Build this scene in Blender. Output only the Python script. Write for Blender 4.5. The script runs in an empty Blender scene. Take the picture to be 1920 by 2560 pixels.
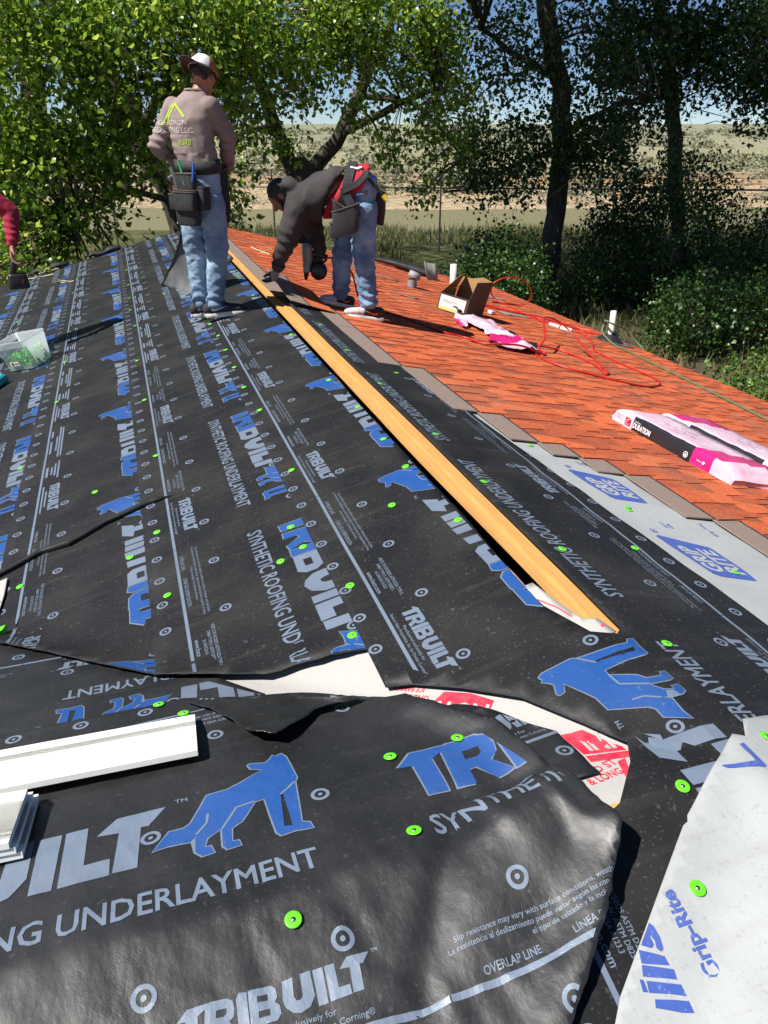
import bpy, bmesh, math, random
from mathutils import Vector, Matrix, noise
from mathutils.geometry import delaunay_2d_cdt
R_ = math.radians
random.seed(7)
scn = bpy.context.scene
COL = scn.collection
# ------------------------------------------------------------------ camera
cam_d = bpy.data.cameras.new('camera')
cam = bpy.data.objects.new('camera', cam_d); COL.objects.link(cam)
cam.location = (-1.106, 0.0, 1.235)
cam.rotation_euler = (R_(90 - 26.77), 0, R_(-17.96))
cam_d.sensor_fit = 'VERTICAL'; cam_d.sensor_height = 24; cam_d.lens = 18.03
cam_d.clip_start = 0.05; cam_d.clip_end = 4000
scn.camera = cam
# ------------------------------------------------------------------ light
SUN_AZ, SUN_EL = 262.0, 54.0           # compass style: 0 = +Y, 90 = +X
w = bpy.data.worlds.new('World'); scn.world = w; w.use_nodes = True
nt = w.node_tree; nt.nodes.clear()
sky = nt.nodes.new('ShaderNodeTexSky'); sky.sky_type = 'NISHITA'; sky.sun_disc = False
sky.sun_elevation = R_(SUN_EL); sky.sun_rotation = R_(SUN_AZ)
sky.altitude = 2600; sky.air_density = 0.7; sky.dust_density = 0.0; sky.ozone_density = 4.0
bg = nt.nodes.new('ShaderNodeBackground'); bg.inputs['Strength'].default_value = 0.06
ow = nt.nodes.new('ShaderNodeOutputWorld')
nt.links.new(sky.outputs[0], bg.inputs[0]); nt.links.new(bg.outputs[0], ow.inputs[0])
sd = bpy.data.lights.new('sun', 'SUN'); sd.energy = 5.0; sd.angle = R_(0.55); sd.color = (1, .955, .89)
sun = bpy.data.objects.new('sun', sd); COL.objects.link(sun)
az, el = R_(SUN_AZ), R_(SUN_EL)
SUNV = Vector((math.sin(az) * math.cos(el), math.cos(az) * math.cos(el), math.sin(el)))
sun.rotation_euler = SUNV.to_track_quat('Z', 'Y').to_euler(); sun.location = SUNV * 60
vs = scn.view_settings
vs.view_transform = 'Standard'; vs.look = 'None'; vs.exposure = 0.70; vs.gamma = 1; vs.use_curve_mapping = False
# ------------------------------------------------------------------ helpers
def tag(o, label=None, cat=None, group=None, kind=None):
    if label: o['label'] = label
    if cat: o['category'] = cat
    if group: o['group'] = group
    if kind: o['kind'] = kind
    return o
def empty(name, loc=(0, 0, 0), rz=0.0):
    o = bpy.data.objects.new(name, None); COL.objects.link(o)
    o.location = loc; o.rotation_euler = (0, 0, rz); o.empty_display_size = .1
    return o
def link(name, me, mats=None, parent=None, loc=None, rot=None):
    o = bpy.data.objects.new(name, me); COL.objects.link(o)
    if mats is not None and not me.materials:
        for m in (mats if isinstance(mats, (list, tuple)) else [mats]): me.materials.append(m)
    if parent: o.parent = parent
    if loc is not None: o.location = loc
    if rot is not None: o.rotation_euler = rot
    return o
def pydata(name, vs_, fs, mats, parent=None, mi=None, smooth=False, loc=None, rot=None):
    me = bpy.data.meshes.new(name); me.from_pydata([tuple(v) for v in vs_], [], fs); me.update()
    if mi is not None: me.polygons.foreach_set('material_index', mi)
    if smooth: me.polygons.foreach_set('use_smooth', [True] * len(me.polygons))
    return link(name, me, mats, parent, loc, rot)
class MB:
    """collects shapes into one mesh"""
    def __init__(s): s.v = []; s.f = []; s.m = []; s.sm = []
    def add(s, vs_, fs, m=0, smooth=False):
        b = len(s.v); s.v += [tuple(v) for v in vs_]
        for f in fs: s.f.append(tuple(i + b for i in f)); s.m.append(m); s.sm.append(smooth)
    def box(s, c, size, m=0, rot=None, taper=1.0, bev=0):
        sx, sy, sz = size[0] / 2, size[1] / 2, size[2] / 2
        c = Vector(c); M = rot or Matrix.Identity(3)
        if bev <= 0:
            pts = [Vector((x * (taper if z > 0 else 1), y * (taper if z > 0 else 1), z)) for z in (-sz, sz) for x, y in ((-sx, -sy), (sx, -sy), (sx, sy), (-sx, sy))]
            s.add([c + M @ p for p in pts], [(3, 2, 1, 0), (4, 5, 6, 7), (0, 1, 5, 4), (1, 2, 6, 5), (2, 3, 7, 6), (3, 0, 4, 7)], m)
        else:
            bm = bmesh.new(); bmesh.ops.create_cube(bm, size=1)
            for v in bm.verts: v.co = Vector((v.co.x * size[0] * (taper if v.co.z > 0 else 1), v.co.y * size[1] * (taper if v.co.z > 0 else 1), v.co.z * size[2]))
            bmesh.ops.bevel(bm, geom=bm.edges[:], offset=bev, segments=2, profile=.5, affect='EDGES')
            bm.verts.index_update()
            s.add([c + M @ v.co for v in bm.verts], [[v.index for v in f.verts] for f in bm.faces], m, True); bm.free()
    def tube(s, pts, r, n=8, m=0, cap=True, smooth=True, squash=None):
        pts = [Vector(p) for p in pts]
        rr = r if isinstance(r, (list, tuple)) else [r] * len(pts)
        b = []; up = None
        for i, p in enumerate(pts):
            d = (pts[min(i + 1, len(pts) - 1)] - pts[max(i - 1, 0)])
            d = d.normalized() if d.length > 1e-9 else Vector((0, 0, 1))
            if up is None:
                up = Vector((0, 0, 1)) if abs(d.z) < .9 else Vector((0, 1, 0))
            a = d.cross(up)
            if a.length < 1e-6: a = d.orthogonal()
            a.normalize(); up = a.cross(d).normalized()
            for k in range(n):
                t = 2 * math.pi * k / n
                q = (a * math.cos(t) * (squash or 1) + up * math.sin(t)) * rr[i]
                b.append(p + q)
        fs = []
        for i in range(len(pts) - 1):
            for k in range(n):
                k2 = (k + 1) % n
                fs.append((i * n + k, i * n + k2, (i + 1) * n + k2, (i + 1) * n + k))
        s.add(b, fs, m, smooth)
        if cap:
            s.add(b[:n], [tuple(range(n))], m); s.add(b[-n:], [tuple(reversed(range(n)))], m)
    def lathe(s, prof, c=(0, 0, 0), n=20, m=0, rot=None, smooth=True):
        c = Vector(c); M = rot or Matrix.Identity(3); b = []
        for r, z in prof:
            for k in range(n):
                t = 2 * math.pi * k / n
                b.append(c + M @ Vector((r * math.cos(t), r * math.sin(t), z)))
        fs = [(i * n + k, i * n + (k + 1) % n, (i + 1) * n + (k + 1) % n, (i + 1) * n + k) for i in range(len(prof) - 1) for k in range(n)]
        s.add(b, fs, m, smooth)
    def prism(s, poly, z0, z1, m=0, fn=None):
        n = len(poly); fn = fn or (lambda p: p)
        vs_ = [fn(Vector((p[0], p[1], z0))) for p in poly] + [fn(Vector((p[0], p[1], z1))) for p in poly]
        s.add(vs_, [tuple(reversed(range(n))), tuple(range(n, 2 * n))] + [(i, (i + 1) % n, n + (i + 1) % n, n + i) for i in range(n)], m)
    def build(s, name, mats, parent=None, loc=None, rot=None):
        me = bpy.data.meshes.new(name); me.from_pydata(s.v, [], s.f)
        me.polygons.foreach_set('material_index', s.m); me.polygons.foreach_set('use_smooth', s.sm); me.update()
        return link(name, me, mats, parent, loc, rot)
def copy_tree(o, parent=None):
    c = o.copy(); COL.objects.link(c)
    if parent: c.parent = parent
    for ch in list(o.children): copy_tree(ch, c)
    return c
# ------------------------------------------------------------------ materials
def nodes(m):
    m.use_nodes = True; t = m.node_tree; b = t.nodes['Principled BSDF']
    return t, b, t.nodes.new, t.links.new
def mat(name, col, rough=.6, col2=None, scale=8, detail=5, mix=(.4, .62), bump=0, bscale=60, metal=0, spec=.5, coord='Object', stretch=None, sss=0, trans=0, speck=None, coat=0):
    """principled material with a two colour noise and a noise bump; speck = (colour, scale, lo, hi)"""
    m = bpy.data.materials.new(name); t, b, N, L = nodes(m)
    b.inputs['Roughness'].default_value = rough; b.inputs['Metallic'].default_value = metal
    b.inputs['Specular IOR Level'].default_value = spec; b.inputs['Coat Weight'].default_value = coat
    c4 = lambda c: (c[0], c[1], c[2], 1)
    b.inputs['Base Color'].default_value = c4(col)
    tc = N('ShaderNodeTexCoord'); src = tc.outputs[coord]
    if stretch:
        mp = N('ShaderNodeMapping'); mp.inputs['Scale'].default_value = stretch; L(src, mp.inputs[0]); src = mp.outputs[0]
    out = None
    if col2 is not None:
        n = N('ShaderNodeTexNoise'); n.inputs['Scale'].default_value = scale; n.inputs['Detail'].default_value = detail; L(src, n.inputs['Vector'])
        r = N('ShaderNodeValToRGB'); r.color_ramp.elements[0].position = mix[0]; r.color_ramp.elements[1].position = mix[1]
        r.color_ramp.elements[0].color = c4(col); r.color_ramp.elements[1].color = c4(col2)
        L(n.outputs['Fac'], r.inputs['Fac']); out = r.outputs[0]
    if speck is not None:
        n = N('ShaderNodeTexNoise'); n.inputs['Scale'].default_value = speck[1]; n.inputs['Detail'].default_value = 3; L(src, n.inputs['Vector'])
        mr = N('ShaderNodeMapRange'); mr.inputs['From Min'].default_value = speck[2]; mr.inputs['From Max'].default_value = speck[3]; L(n.outputs['Fac'], mr.inputs['Value'])
        mx = N('ShaderNodeMix'); mx.data_type = 'RGBA'; L(mr.outputs[0], mx.inputs[0])
        if out: L(out, mx.inputs[6])
        else: mx.inputs[6].default_value = c4(col)
        mx.inputs[7].default_value = c4(speck[0]); out = mx.outputs[2]
    if out: L(out, b.inputs['Base Color'])
    if bump:
        n = N('ShaderNodeTexNoise'); n.inputs['Scale'].default_value = bscale; n.inputs['Detail'].default_value = 4; L(src, n.inputs['Vector'])
        bp = N('ShaderNodeBump'); bp.inputs['Strength'].default_value = bump; bp.inputs['Distance'].default_value = .01
        L(n.outputs['Fac'], bp.inputs['Height']); L(bp.outputs[0], b.inputs['Normal'])
    if trans: b.inputs['Transmission Weight'].default_value = trans
    if sss:
        b.inputs['Subsurface Weight'].default_value = sss; b.inputs['Subsurface Radius'].default_value = (.02, .008, .004); b.inputs['Subsurface Scale'].default_value = .3
    return m
def underlay_mat(name, base, dust_col, dust, gloss=.42, crinkle=0.0, spec=.5):
    """woven plastic sheet: fine weave, crinkles, scuffs and dust"""
    m = bpy.data.materials.new(name); t, b, N, L = nodes(m)
    tc = N('ShaderNodeTexCoord'); src = tc.outputs['Object']
    def nz(s, d=4, st=None):
        v = src
        if st:
            mp = N('ShaderNodeMapping'); mp.inputs['Scale'].default_value = st; mp.inputs['Rotation'].default_value = (0, 0, .35); L(src, mp.inputs[0]); v = mp.outputs[0]
        n = N('ShaderNodeTexNoise'); n.inputs['Scale'].default_value = s; n.inputs['Detail'].default_value = d; L(v, n.inputs['Vector']); return n.outputs['Fac']
    def ramp(x, lo, hi, a=0., z=1.):
        r = N('ShaderNodeMapRange'); r.inputs[1].default_value = lo; r.inputs[2].default_value = hi; r.inputs[3].default_value = a; r.inputs[4].default_value = z; L(x, r.inputs[0]); return r.outputs[0]
    def mixc(f, a, c):
        x = N('ShaderNodeMix'); x.data_type = 'RGBA'; L(f, x.inputs[0])
        if hasattr(a, 'links'): L(a, x.inputs[6])
        else: x.inputs[6].default_value = (*a, 1)
        x.inputs[7].default_value = (*c, 1); return x.outputs[2]
    c = mixc(ramp(nz(3.2, 6), .45, .75, 0, dust), base, dust_col)
    c = mixc(ramp(nz(5, 6, (.6, 5, 1)), .56, .8, 0, dust * 1.1), c, dust_col)
    c = mixc(ramp(nz(130, 2), .63, .70, 0, .30 * min(1, dust * 3)), c, tuple(min(1, x * (2.2 if base[0] < .2 else .75)) for x in dust_col))
    c = mixc(ramp(nz(60, 2), .68, .74, 0, .30 * min(1, dust * 3)), c, tuple(min(1, x * (2.8 if base[0] < .2 else .6)) for x in dust_col))
    L(c, b.inputs['Base Color']); b.inputs['Specular IOR Level'].default_value = spec
    L(ramp(nz(6, 5), .3, .7, gloss - .08, gloss + .16), b.inputs['Roughness'])
    wv = N('ShaderNodeTexChecker'); wv.inputs['Scale'].default_value = 300; L(src, wv.inputs['Vector'])
    b1 = N('ShaderNodeBump'); b1.inputs['Strength'].default_value = .16; b1.inputs['Distance'].default_value = .0012; L(wv.outputs['Fac'], b1.inputs['Height'])
    b2 = N('ShaderNodeBump'); b2.inputs['Strength'].default_value = .10 + crinkle * .6; b2.inputs['Distance'].default_value = .006
    L(nz(58, 6, (1, .55, 1)), b2.inputs['Height']); L(b1.outputs[0], b2.inputs['Normal']); L(b2.outputs[0], b.inputs['Normal'])
    return m
M = {}
M['under'] = underlay_mat('black_underlayment', (.0105, .011, .0125), (.10, .092, .084), .17, .56, 0, .28)
M['under_front'] = underlay_mat('black_underlayment_wrinkled', (.0115, .012, .0135), (.09, .09, .09), .10, .47, .22, .80)
M['under_back'] = underlay_mat('underlayment_back_face', (.014, .014, .015), (.08, .08, .08), .15, .26, .3, .7)
M['print_grey'] = underlay_mat('grey_print_ink', (.135, .175, .24), (.08, .08, .09), .30, .45)
M['print_blue'] = underlay_mat('blue_print_ink', (.012, .066, .25), (.07, .09, .12), .22, .45)
M['print_grey_f'] = underlay_mat('grey_ink_on_glossy_sheet', (.145, .19, .26), (.10, .10, .11), .12, .50, .2, 1.0)
M['print_blue_f'] = underlay_mat('blue_ink_on_glossy_sheet', (.012, .072, .28), (.07, .09, .12), .12, .52, .2, .8)
M['white_sheet'] = underlay_mat('white_underlayment', (.36, .38, .385), (.27, .265, .25), .35, .5, .14)
M['white_ink'] = underlay_mat('blue_ink_on_white', (.045, .09, .34), (.22, .22, .30), .2, .5)
M['membrane'] = underlay_mat('white_valley_membrane', (.43, .42, .40), (.38, .37, .34), .25, .45, .06)
M['red_ink'] = mat('red_print_ink', (.62, .02, .055), .5, (.66, .06, .09), 30)
M['cap_green'] = mat('green_plastic_cap', (.12, .62, .02), .38)
M['steel'] = mat('nail_steel', (.42, .42, .42), .35, metal=1)
M['wood'] = mat('pine_sheathing', (.66, .365, .125), .8, (.60, .31, .098), 5, 6, stretch=(14, 1, 14), bump=.15, bscale=30, spec=.2, speck=((.30, .13, .05), 9, .70, .78))
M['wood_edge'] = mat('pine_cut_edge', (.60, .31, .09), .8, (.40, .18, .045), 40, 4, bump=.4, bscale=60)
# ------------------------------------------------------------------ roof shape
S, YW = .25, .93                       # pitch, y of the wing's ridge
def sab(t, e=.018): return math.sqrt(t * t + e * e) - e
def sstep(a, b, t):
    t = max(0., min(1., (t - a) / (b - a))); return t * t * (3 - 2 * t)
def roofz(x, y):
    zm = -S * sab(x)
    if x < 0: zm = max(zm, -S * sab(y - YW))
    return zm
def und(x, y):
    """gentle waves of a nailed-down sheet"""
    n = noise.noise(Vector((x * 3.1, y * 2.2, 1.7))) * .003 + noise.noise(Vector((x * 9, y * 6, 4.7))) * .0016
    k = sstep(.28, .5, x)
    return n + k * .006 * noise.noise(Vector((x * 3, y * 7, 9.)))
def seg_d(x, y, a, b):
    ax, ay = a; bx, by = b; dx, dy = bx - ax, by - ay
    t = max(0, min(1, ((x - ax) * dx + (y - ay) * dy) / (dx * dx + dy * dy)))
    return math.hypot(x - ax - t * dx, y - ay - t * dy), t
_cp = [(-2.3, 2.9), (-1.95, 2.98), (-1.773, 3.056), (-1.611, 3.129), (-1.495, 3.11), (-1.34, 3.193), (-1.158, 3.228), (-1.04, 3.228)]
CREASE = list(zip(_cp[:-1], _cp[1:]))
CUT = [(-2.2, 2.9), (-1.76, 2.52), (-1.187, 1.935), (-1.11, 1.90), (-.886, 1.787), (-.80, 1.784), (-.596, 1.744)]
def und_left(x, y):
    z = und(x, y)
    d = min(seg_d(x, y, CUT[i], CUT[i + 1])[0] for i in range(len(CUT) - 1)); z += .014 * math.exp(-(d / .05) ** 2) * sstep(-.58, -.70, x)
    return z
FEDGE = [(-.556, 1.513), (-.531, 1.432), (-.49, 1.356), (-.417, 1.27), (-.405, 1.15), (-.385, .96), (-.372, .83)]
FEDGE2 = [(-.372, .83), (-.394, .80), (-.484, .70), (-.594, .60), (-.80, .40)]
def und_front(x, y):
    """the loose sheet over the wing's ridge: crinkles, a buckle and a lifted end"""
    z = und(x, y)
    k = .35 + .65 * sstep(1.12, .9, y)
    z += k * (.0038 * (.4 - abs(noise.noise(Vector((x * 17 + y * 3, y * 6, 2.)))) * 1.6) + .0024 * (.4 - abs(noise.noise(Vector((x * 12 - y * 9, y * 15, 7.)))) * 1.6) + .0011 * noise.noise(Vector((x * 48, y * 30, 3.))))
    z += .048 * math.exp(-((x + .49) / .10) ** 2) * sstep(1.055, .975, y) * sstep(.62, .95, y)
    z += .016 * math.exp(-((x + .64) / .09) ** 2 - ((y - .82) / .12) ** 2)
    d, t = seg_d(x, y, (-.60, 1.05), (-.84, .66)); z -= .014 * math.exp(-(d / .03) ** 2)
    d, t = seg_d(x, y, (-.60, 1.05), (-.50, .78)); z += .012 * math.exp(-(d / .022) ** 2) * (1 - t)
    d, t = seg_d(x, y, (-.46, 1.02), (-.43, .86)); z += .014 * math.exp(-(d / .018) ** 2)
    d, t = seg_d(x, y, (-.60, 1.05), (-.40, 1.06)); z -= .008 * math.exp(-(d / .025) ** 2)
    d = min(seg_d(x, y, FEDGE[i], FEDGE[i + 1])[0] for i in range(len(FEDGE) - 1)); z += .038 * math.exp(-(d / .055) ** 2) * sstep(1.56, 1.40, y)
    d = min(seg_d(x, y, FEDGE2[i], FEDGE2[i + 1])[0] for i in range(len(FEDGE2) - 1)); z += .046 * math.exp(-(d / .06) ** 2) * sstep(.46, .70, y)
    z += .02 * math.exp(-((x + .95) / .25) ** 2 - ((y - 1.62) / .05) ** 2)
    return z
def densify(poly, step, jit=0.0):
    out = []
    for i, p in enumerate(poly):
        q = poly[(i + 1) % len(poly)]; L_ = math.hypot(q[0] - p[0], q[1] - p[1]); n = max(1, int(L_ / step))
        for k in range(n):
            t = k / n
            out.append((p[0] + (q[0] - p[0]) * t + (random.uniform(-jit, jit) if k else 0), p[1] + (q[1] - p[1]) * t + (random.uniform(-jit, jit) if k else 0)))
    return out
def inside(x, y, poly):
    c = False; j = len(poly) - 1
    for i in range(len(poly)):
        xi, yi = poly[i]; xj, yj = poly[j]
        if (yi > y) != (yj > y) and x < (xj - xi) * (y - yi) / (yj - yi) + xi: c = not c
        j = i
    return c
def sheet(name, poly, off, mats, step=.05, fn=und, jit=0., label=None, cat='underlayment', zf=roofz, stepy=None):
    edge = densify(poly, step, jit)
    x0, x1 = min(p[0] for p in poly), max(p[0] for p in poly); y0, y1 = min(p[1] for p in poly), max(p[1] for p in poly)
    stepy = stepy or step
    pts = list(edge); n = len(edge)
    y = y0 + stepy * .5
    while y < y1:
        x = x0 + step * .5
        while x < x1:
            if inside(x, y, poly): pts.append((x, y))
            x += step
        y += stepy
    r = delaunay_2d_cdt([Vector(p) for p in pts], [(i, (i + 1) % n) for i in range(n)], [], 1, 1e-5)
    vs_ = [(v.x, v.y, zf(v.x, v.y) + fn(v.x, v.y) + off) for v in r[0]]
    o = pydata(name, vs_, [tuple(f) for f in r[2]], mats, smooth=True)
    md = o.modifiers.new('thickness', 'SOLIDIFY'); md.thickness = .0012; md.offset = -1
    if label: tag(o, label, cat)
    return o
# ------------------------------------------------------------------ print shapes (u along, v up)
LOGO = dict(
 T=([(0, .036), (.018, .051), (.052, .051), (.046, .044), (.033, .038), (.030, .001), (.012, 0), (.014, .035)],),
 R=([(.038, .001), (.045, .044), (.054, .052), (.080, .051), (.089, .045), (.090, .034), (.087, .024), (.079, .020), (.090, .002), (.074, 0), (.064, .017), (.057, .016), (.055, 0)], [(.060, .028), (.062, .038), (.078, .038), (.077, .031), (.072, .028)]),
 I=([(.092, .001), (.094, .046), (.100, .053), (.112, .051), (.109, .001)],),
 B=([(.111, .001), (.114, .052), (.150, .052), (.158, .045), (.158, .032), (.153, .027), (.160, .020), (.160, .008), (.152, 0)], [(.126, .032), (.127, .041), (.144, .041), (.143, .032)], [(.125, .010), (.126, .019), (.144, .019), (.143, .010)]),
 U=([(.169, .051), (.187, .052), (.184, .025), (.187, .018), (.194, .018), (.198, .022), (.200, .053), (.217, .054), (.217, .018), (.207, .005), (.191, 0), (.179, .003), (.168, .013), (.166, .024)],),
 I2=([(.220, .002), (.221, .053), (.238, .053), (.236, .002)],),
 L=([(.240, .002), (.241, .053), (.258, .053), (.257, .017), (.276, .017), (.276, .002)],),
 T2=([(.278, .003), (.282, .040), (.265, .042), (.280, .056), (.319, .056), (.305, .040), (.299, .041), (.296, .003)],))
WOLF = [(0.781, -0.048), (0.814, 0.002), (0.843, 0.002), (0.858, 0.014), (0.897, 0.098), (0.942, 0.102), (0.971, 0.116), (1.027, 0.147), (1.001, 0.161), (0.997, 0.178), (1.003, 0.183), (1.036, 0.171), (1.049, 0.182), (1.058, 0.197), (1.067, 0.188), (1.072, 0.194), (1.078, 0.195), (1.086, 0.179), (1.09, 0.132), (1.093, 0.084), (1.086, 0.071), (1.078, -0.009), (1.072, -0.07), (1.087, -0.078), (1.09, -0.097), (1.057, -0.092), (1.026, -0.096), (1.019, -0.084), (1.016, -0.03), (1.013, 0.035), (0.992, 0.034), (0.97, -0.002), (0.957, -0.021), (0.935, -0.035), (0.931, -0.074), (0.944, -0.076), (0.947, -0.092), (0.92, -0.094), (0.913, -0.082), (0.916, -0.033), (0.913, -0.028), (0.885, -0.046), (0.878, -0.071), (0.89, -0.072), (0.895, -0.093), (0.872, -0.095), (0.86, -0.079), (0.863, -0.038), (0.866, -0.028), (0.852, -0.045), (0.808, -0.042)]
WHOLE = [(1.048, 0.035), (1.054, 0.035), (1.053, -0.074), (1.037, -0.071)]
WLINES = [[(0.894, 0.032), (0.889, 0.003), (0.866, -0.027)], [(0.992, 0.034), (0.953, 0.03), (0.916, -0.03)], [(1.086, 0.071), (1.048, 0.036)]]
from mathutils.geometry import tessellate_polygon
class P2:
    """flat print: 2D triangles with a material index and a layer"""
    def __init__(s): s.v = []; s.f = []; s.m = []; s.l = []
    def poly(s, loops, m, layer=0, tf=None):
        tf = tf or (lambda p: p)
        loops = [[Vector((*tf(p), 0)) for p in lp] for lp in loops]
        flat = [p for lp in loops for p in lp]; b = len(s.v)
        s.v += [(p.x, p.y) for p in flat]
        for t in tessellate_polygon(loops): s.f.append((t[0] + b, t[1] + b, t[2] + b)); s.m.append(m); s.l.append(layer)
    def ring(s, c, ro, ri, m, layer=0, n=20, tf=None):
        o = [(c[0] + ro * math.cos(2 * math.pi * k / n), c[1] + ro * math.sin(2 * math.pi * k / n)) for k in range(n)]
        i = [(c[0] + ri * math.cos(2 * math.pi * k / n), c[1] + ri * math.sin(2 * math.pi * k / n)) for k in range(n)]
        s.poly([o, i] if ri > 0 else [o], m, layer, tf)
    def target(s, c, m, tf=None, n=18, k=1.0): s.ring(c, .0205 * k, .0125 * k, m, 0, n, tf); s.ring(c, .005 * k, 0, m, 0, 8, tf)
    def line(s, pts, w_, m, layer=0, tf=None):
        for a, b in zip(pts[:-1], pts[1:]):
            d = Vector((b[0] - a[0], b[1] - a[1])).normalized(); n = Vector((-d.y, d.x)) * w_ / 2
            s.poly([[(a[0] + n.x, a[1] + n.y), (a[0] - n.x, a[1] - n.y), (b[0] - n.x, b[1] - n.y), (b[0] + n.x, b[1] + n.y)]], m, layer, tf)
    def add(s, o, tf):
        b = len(s.v); s.v += [tf(p) for p in o.v]; s.f += [tuple(i + b for i in f) for f in o.f]; s.m += o.m; s.l += o.l
    def text(s, body, p, height, m, width=None, bold=.0, layer=0, tf=None, align='LEFT', shear=0):
        tf = tf or (lambda q: q)
        V, F = text_mesh(body, bold, shear)
        x0, x1 = min(v[0] for v in V), max(v[0] for v in V)
        ky = height / .70; kx = ky if width is None else width / (x1 - x0)
        ox = p[0] - (x0 * kx if align == 'LEFT' else (x0 + x1) / 2 * kx)
        b = len(s.v); s.v += [tf((v[0] * kx + ox, v[1] * ky + p[1])) for v in V]
        for f in F: s.f.append(tuple(i + b for i in f)); s.m.append(m); s.l.append(layer)
_tc = {}
def text_mesh(body, bold=0., shear=0):
    key = (body, bold, shear)
    if key in _tc: return _tc[key]
    if 'M' in body and bold > 0:                 # the outline offset breaks this glyph, so set the line letter by letter
        V, F = [], []
        for i, ch in enumerate(body):
            if ch == ' ': continue
            gv, gf = text_mesh(ch, 0., shear)
            if not gv: continue
            x = max(v[0] for v in text_mesh(body[:i + 1], 0., shear)[0]) - max(v[0] for v in gv)
            if ch == 'M':
                t_ = min(.05, bold * 2.2); pg = [(.073 - t_ * .4, 0), (.073 - t_ * .4, .682), (.165 + t_ * .3, .682), (.391, .402 + t_ * .4), (.618 - t_ * .3, .682), (.709 + t_ * .4, .682), (.709 + t_ * .4, 0), (.611 - t_ * .6, 0), (.611 - t_ * .6, .500 - t_), (.399, .255 - t_ * .5), (.383, .255 - t_ * .5), (.171 + t_ * .6, .500 - t_), (.171 + t_ * .6, 0)]
                gv = [(a + b * shear, b) for a, b in pg]; gf = [tuple(q) for q in tessellate_polygon([[Vector((a, b, 0)) for a, b in pg]])]
            else: gv, gf = text_mesh(ch, bold, shear)
            n = len(V); V += [(v[0] + x, v[1]) for v in gv]; F += [tuple(j + n for j in f) for f in gf]
        _tc[key] = (V, F); return V, F
    cu = bpy.data.curves.new('t', 'FONT'); cu.body = body; cu.size = 1; cu.resolution_u = 2; cu.offset = bold; cu.shear = shear; cu.fill_mode = 'FRONT'
    o = bpy.data.objects.new('t', cu); COL.objects.link(o)
    dg = bpy.context.evaluated_depsgraph_get(); dg.update(); me = o.evaluated_get(dg).to_mesh()
    V = [(v.co.x, v.co.y) for v in me.vertices]; F = [tuple(p.vertices) for p in me.polygons]
    o.evaluated_get(dg).to_mesh_clear(); bpy.data.objects.remove(o); bpy.data.curves.remove(cu)
    _tc[key] = (V, F); return V, F
PER = 1.31
def small_strip(fine):
    p = P2(); G = 0
    u = -.06
    while u < PER - .07: p.target((u, .042), G); u += PER / 8
    for u in (.1, .1 + PER / 4, .1 + PER / 2, .1 + PER * .75): p.target((u, .245), G)
    p.line([(-.08, .1125), (PER - .083, .1125)], .011, G)
    for k, lp in LOGO.items(): p.poly(lp, G, 0, lambda q: (.80 + q[0], .160 + q[1]))
    if fine:
        p.text('TM', (1.123, .213), .006, G, bold=.01)
        p.text('Manufactured exclusively for', (.87, .1425), .0095, G, .175, .008)
        p.text('Beacon Sales Acquisition, Inc. by Owens Corning®', (.80, .1265), .0095, G, .305, .008)
        p.text('Slip resistance may vary with surface conditions, weather, footwear and roof pitch.', (-.045, .187), .0095, G, .46, .008)
        p.text('La resistencia al deslizamiento puede variar según las condiciones de la superficie, el clima,', (-.06, .172), .0095, G, .48, .008)
        p.text('el tipo de calzado y la inclinación del techo.', (.09, .157), .0095, G, .23, .008)
        p.text('OVERLAP LINE', (-.014, .126), .0135, G, .105, .012)
        p.text('LÍNEA DE SUPERPOSICIÓN', (.152, .126), .0135, G, .19, .012)
        p.text('MEETS OR EXCEEDS ASTM D226 TYPE II,', (.49, .187), .011, G, .235, .012)
        p.text('D4869 TYPE IV, ASTM D8257', (.52, .170), .011, G, .165, .012)
        p.text('& CAN/CSA A123.3', (.56, .153), .011, G, .105, .012)
        p.text('www.becn.com', (.545, .127), .016, G, .135, .016)
    else:
        for (a, b, v, h) in ((.87, 1.045, .1425, .008), (.80, 1.105, .1265, .008), (-.045, .415, .187, .009), (-.06, .42, .172, .009), (.09, .32, .157, .009), (-.014, .09, .126, .011), (.152, .342, .126, .011), (.49, .725, .187, .009), (.52, .685, .170, .009), (.56, .665, .153, .009), (.545, .68, .127, .013)):
            p.line([(a, v + h / 2), (b, v + h / 2)], h, G)
    return p
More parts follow.
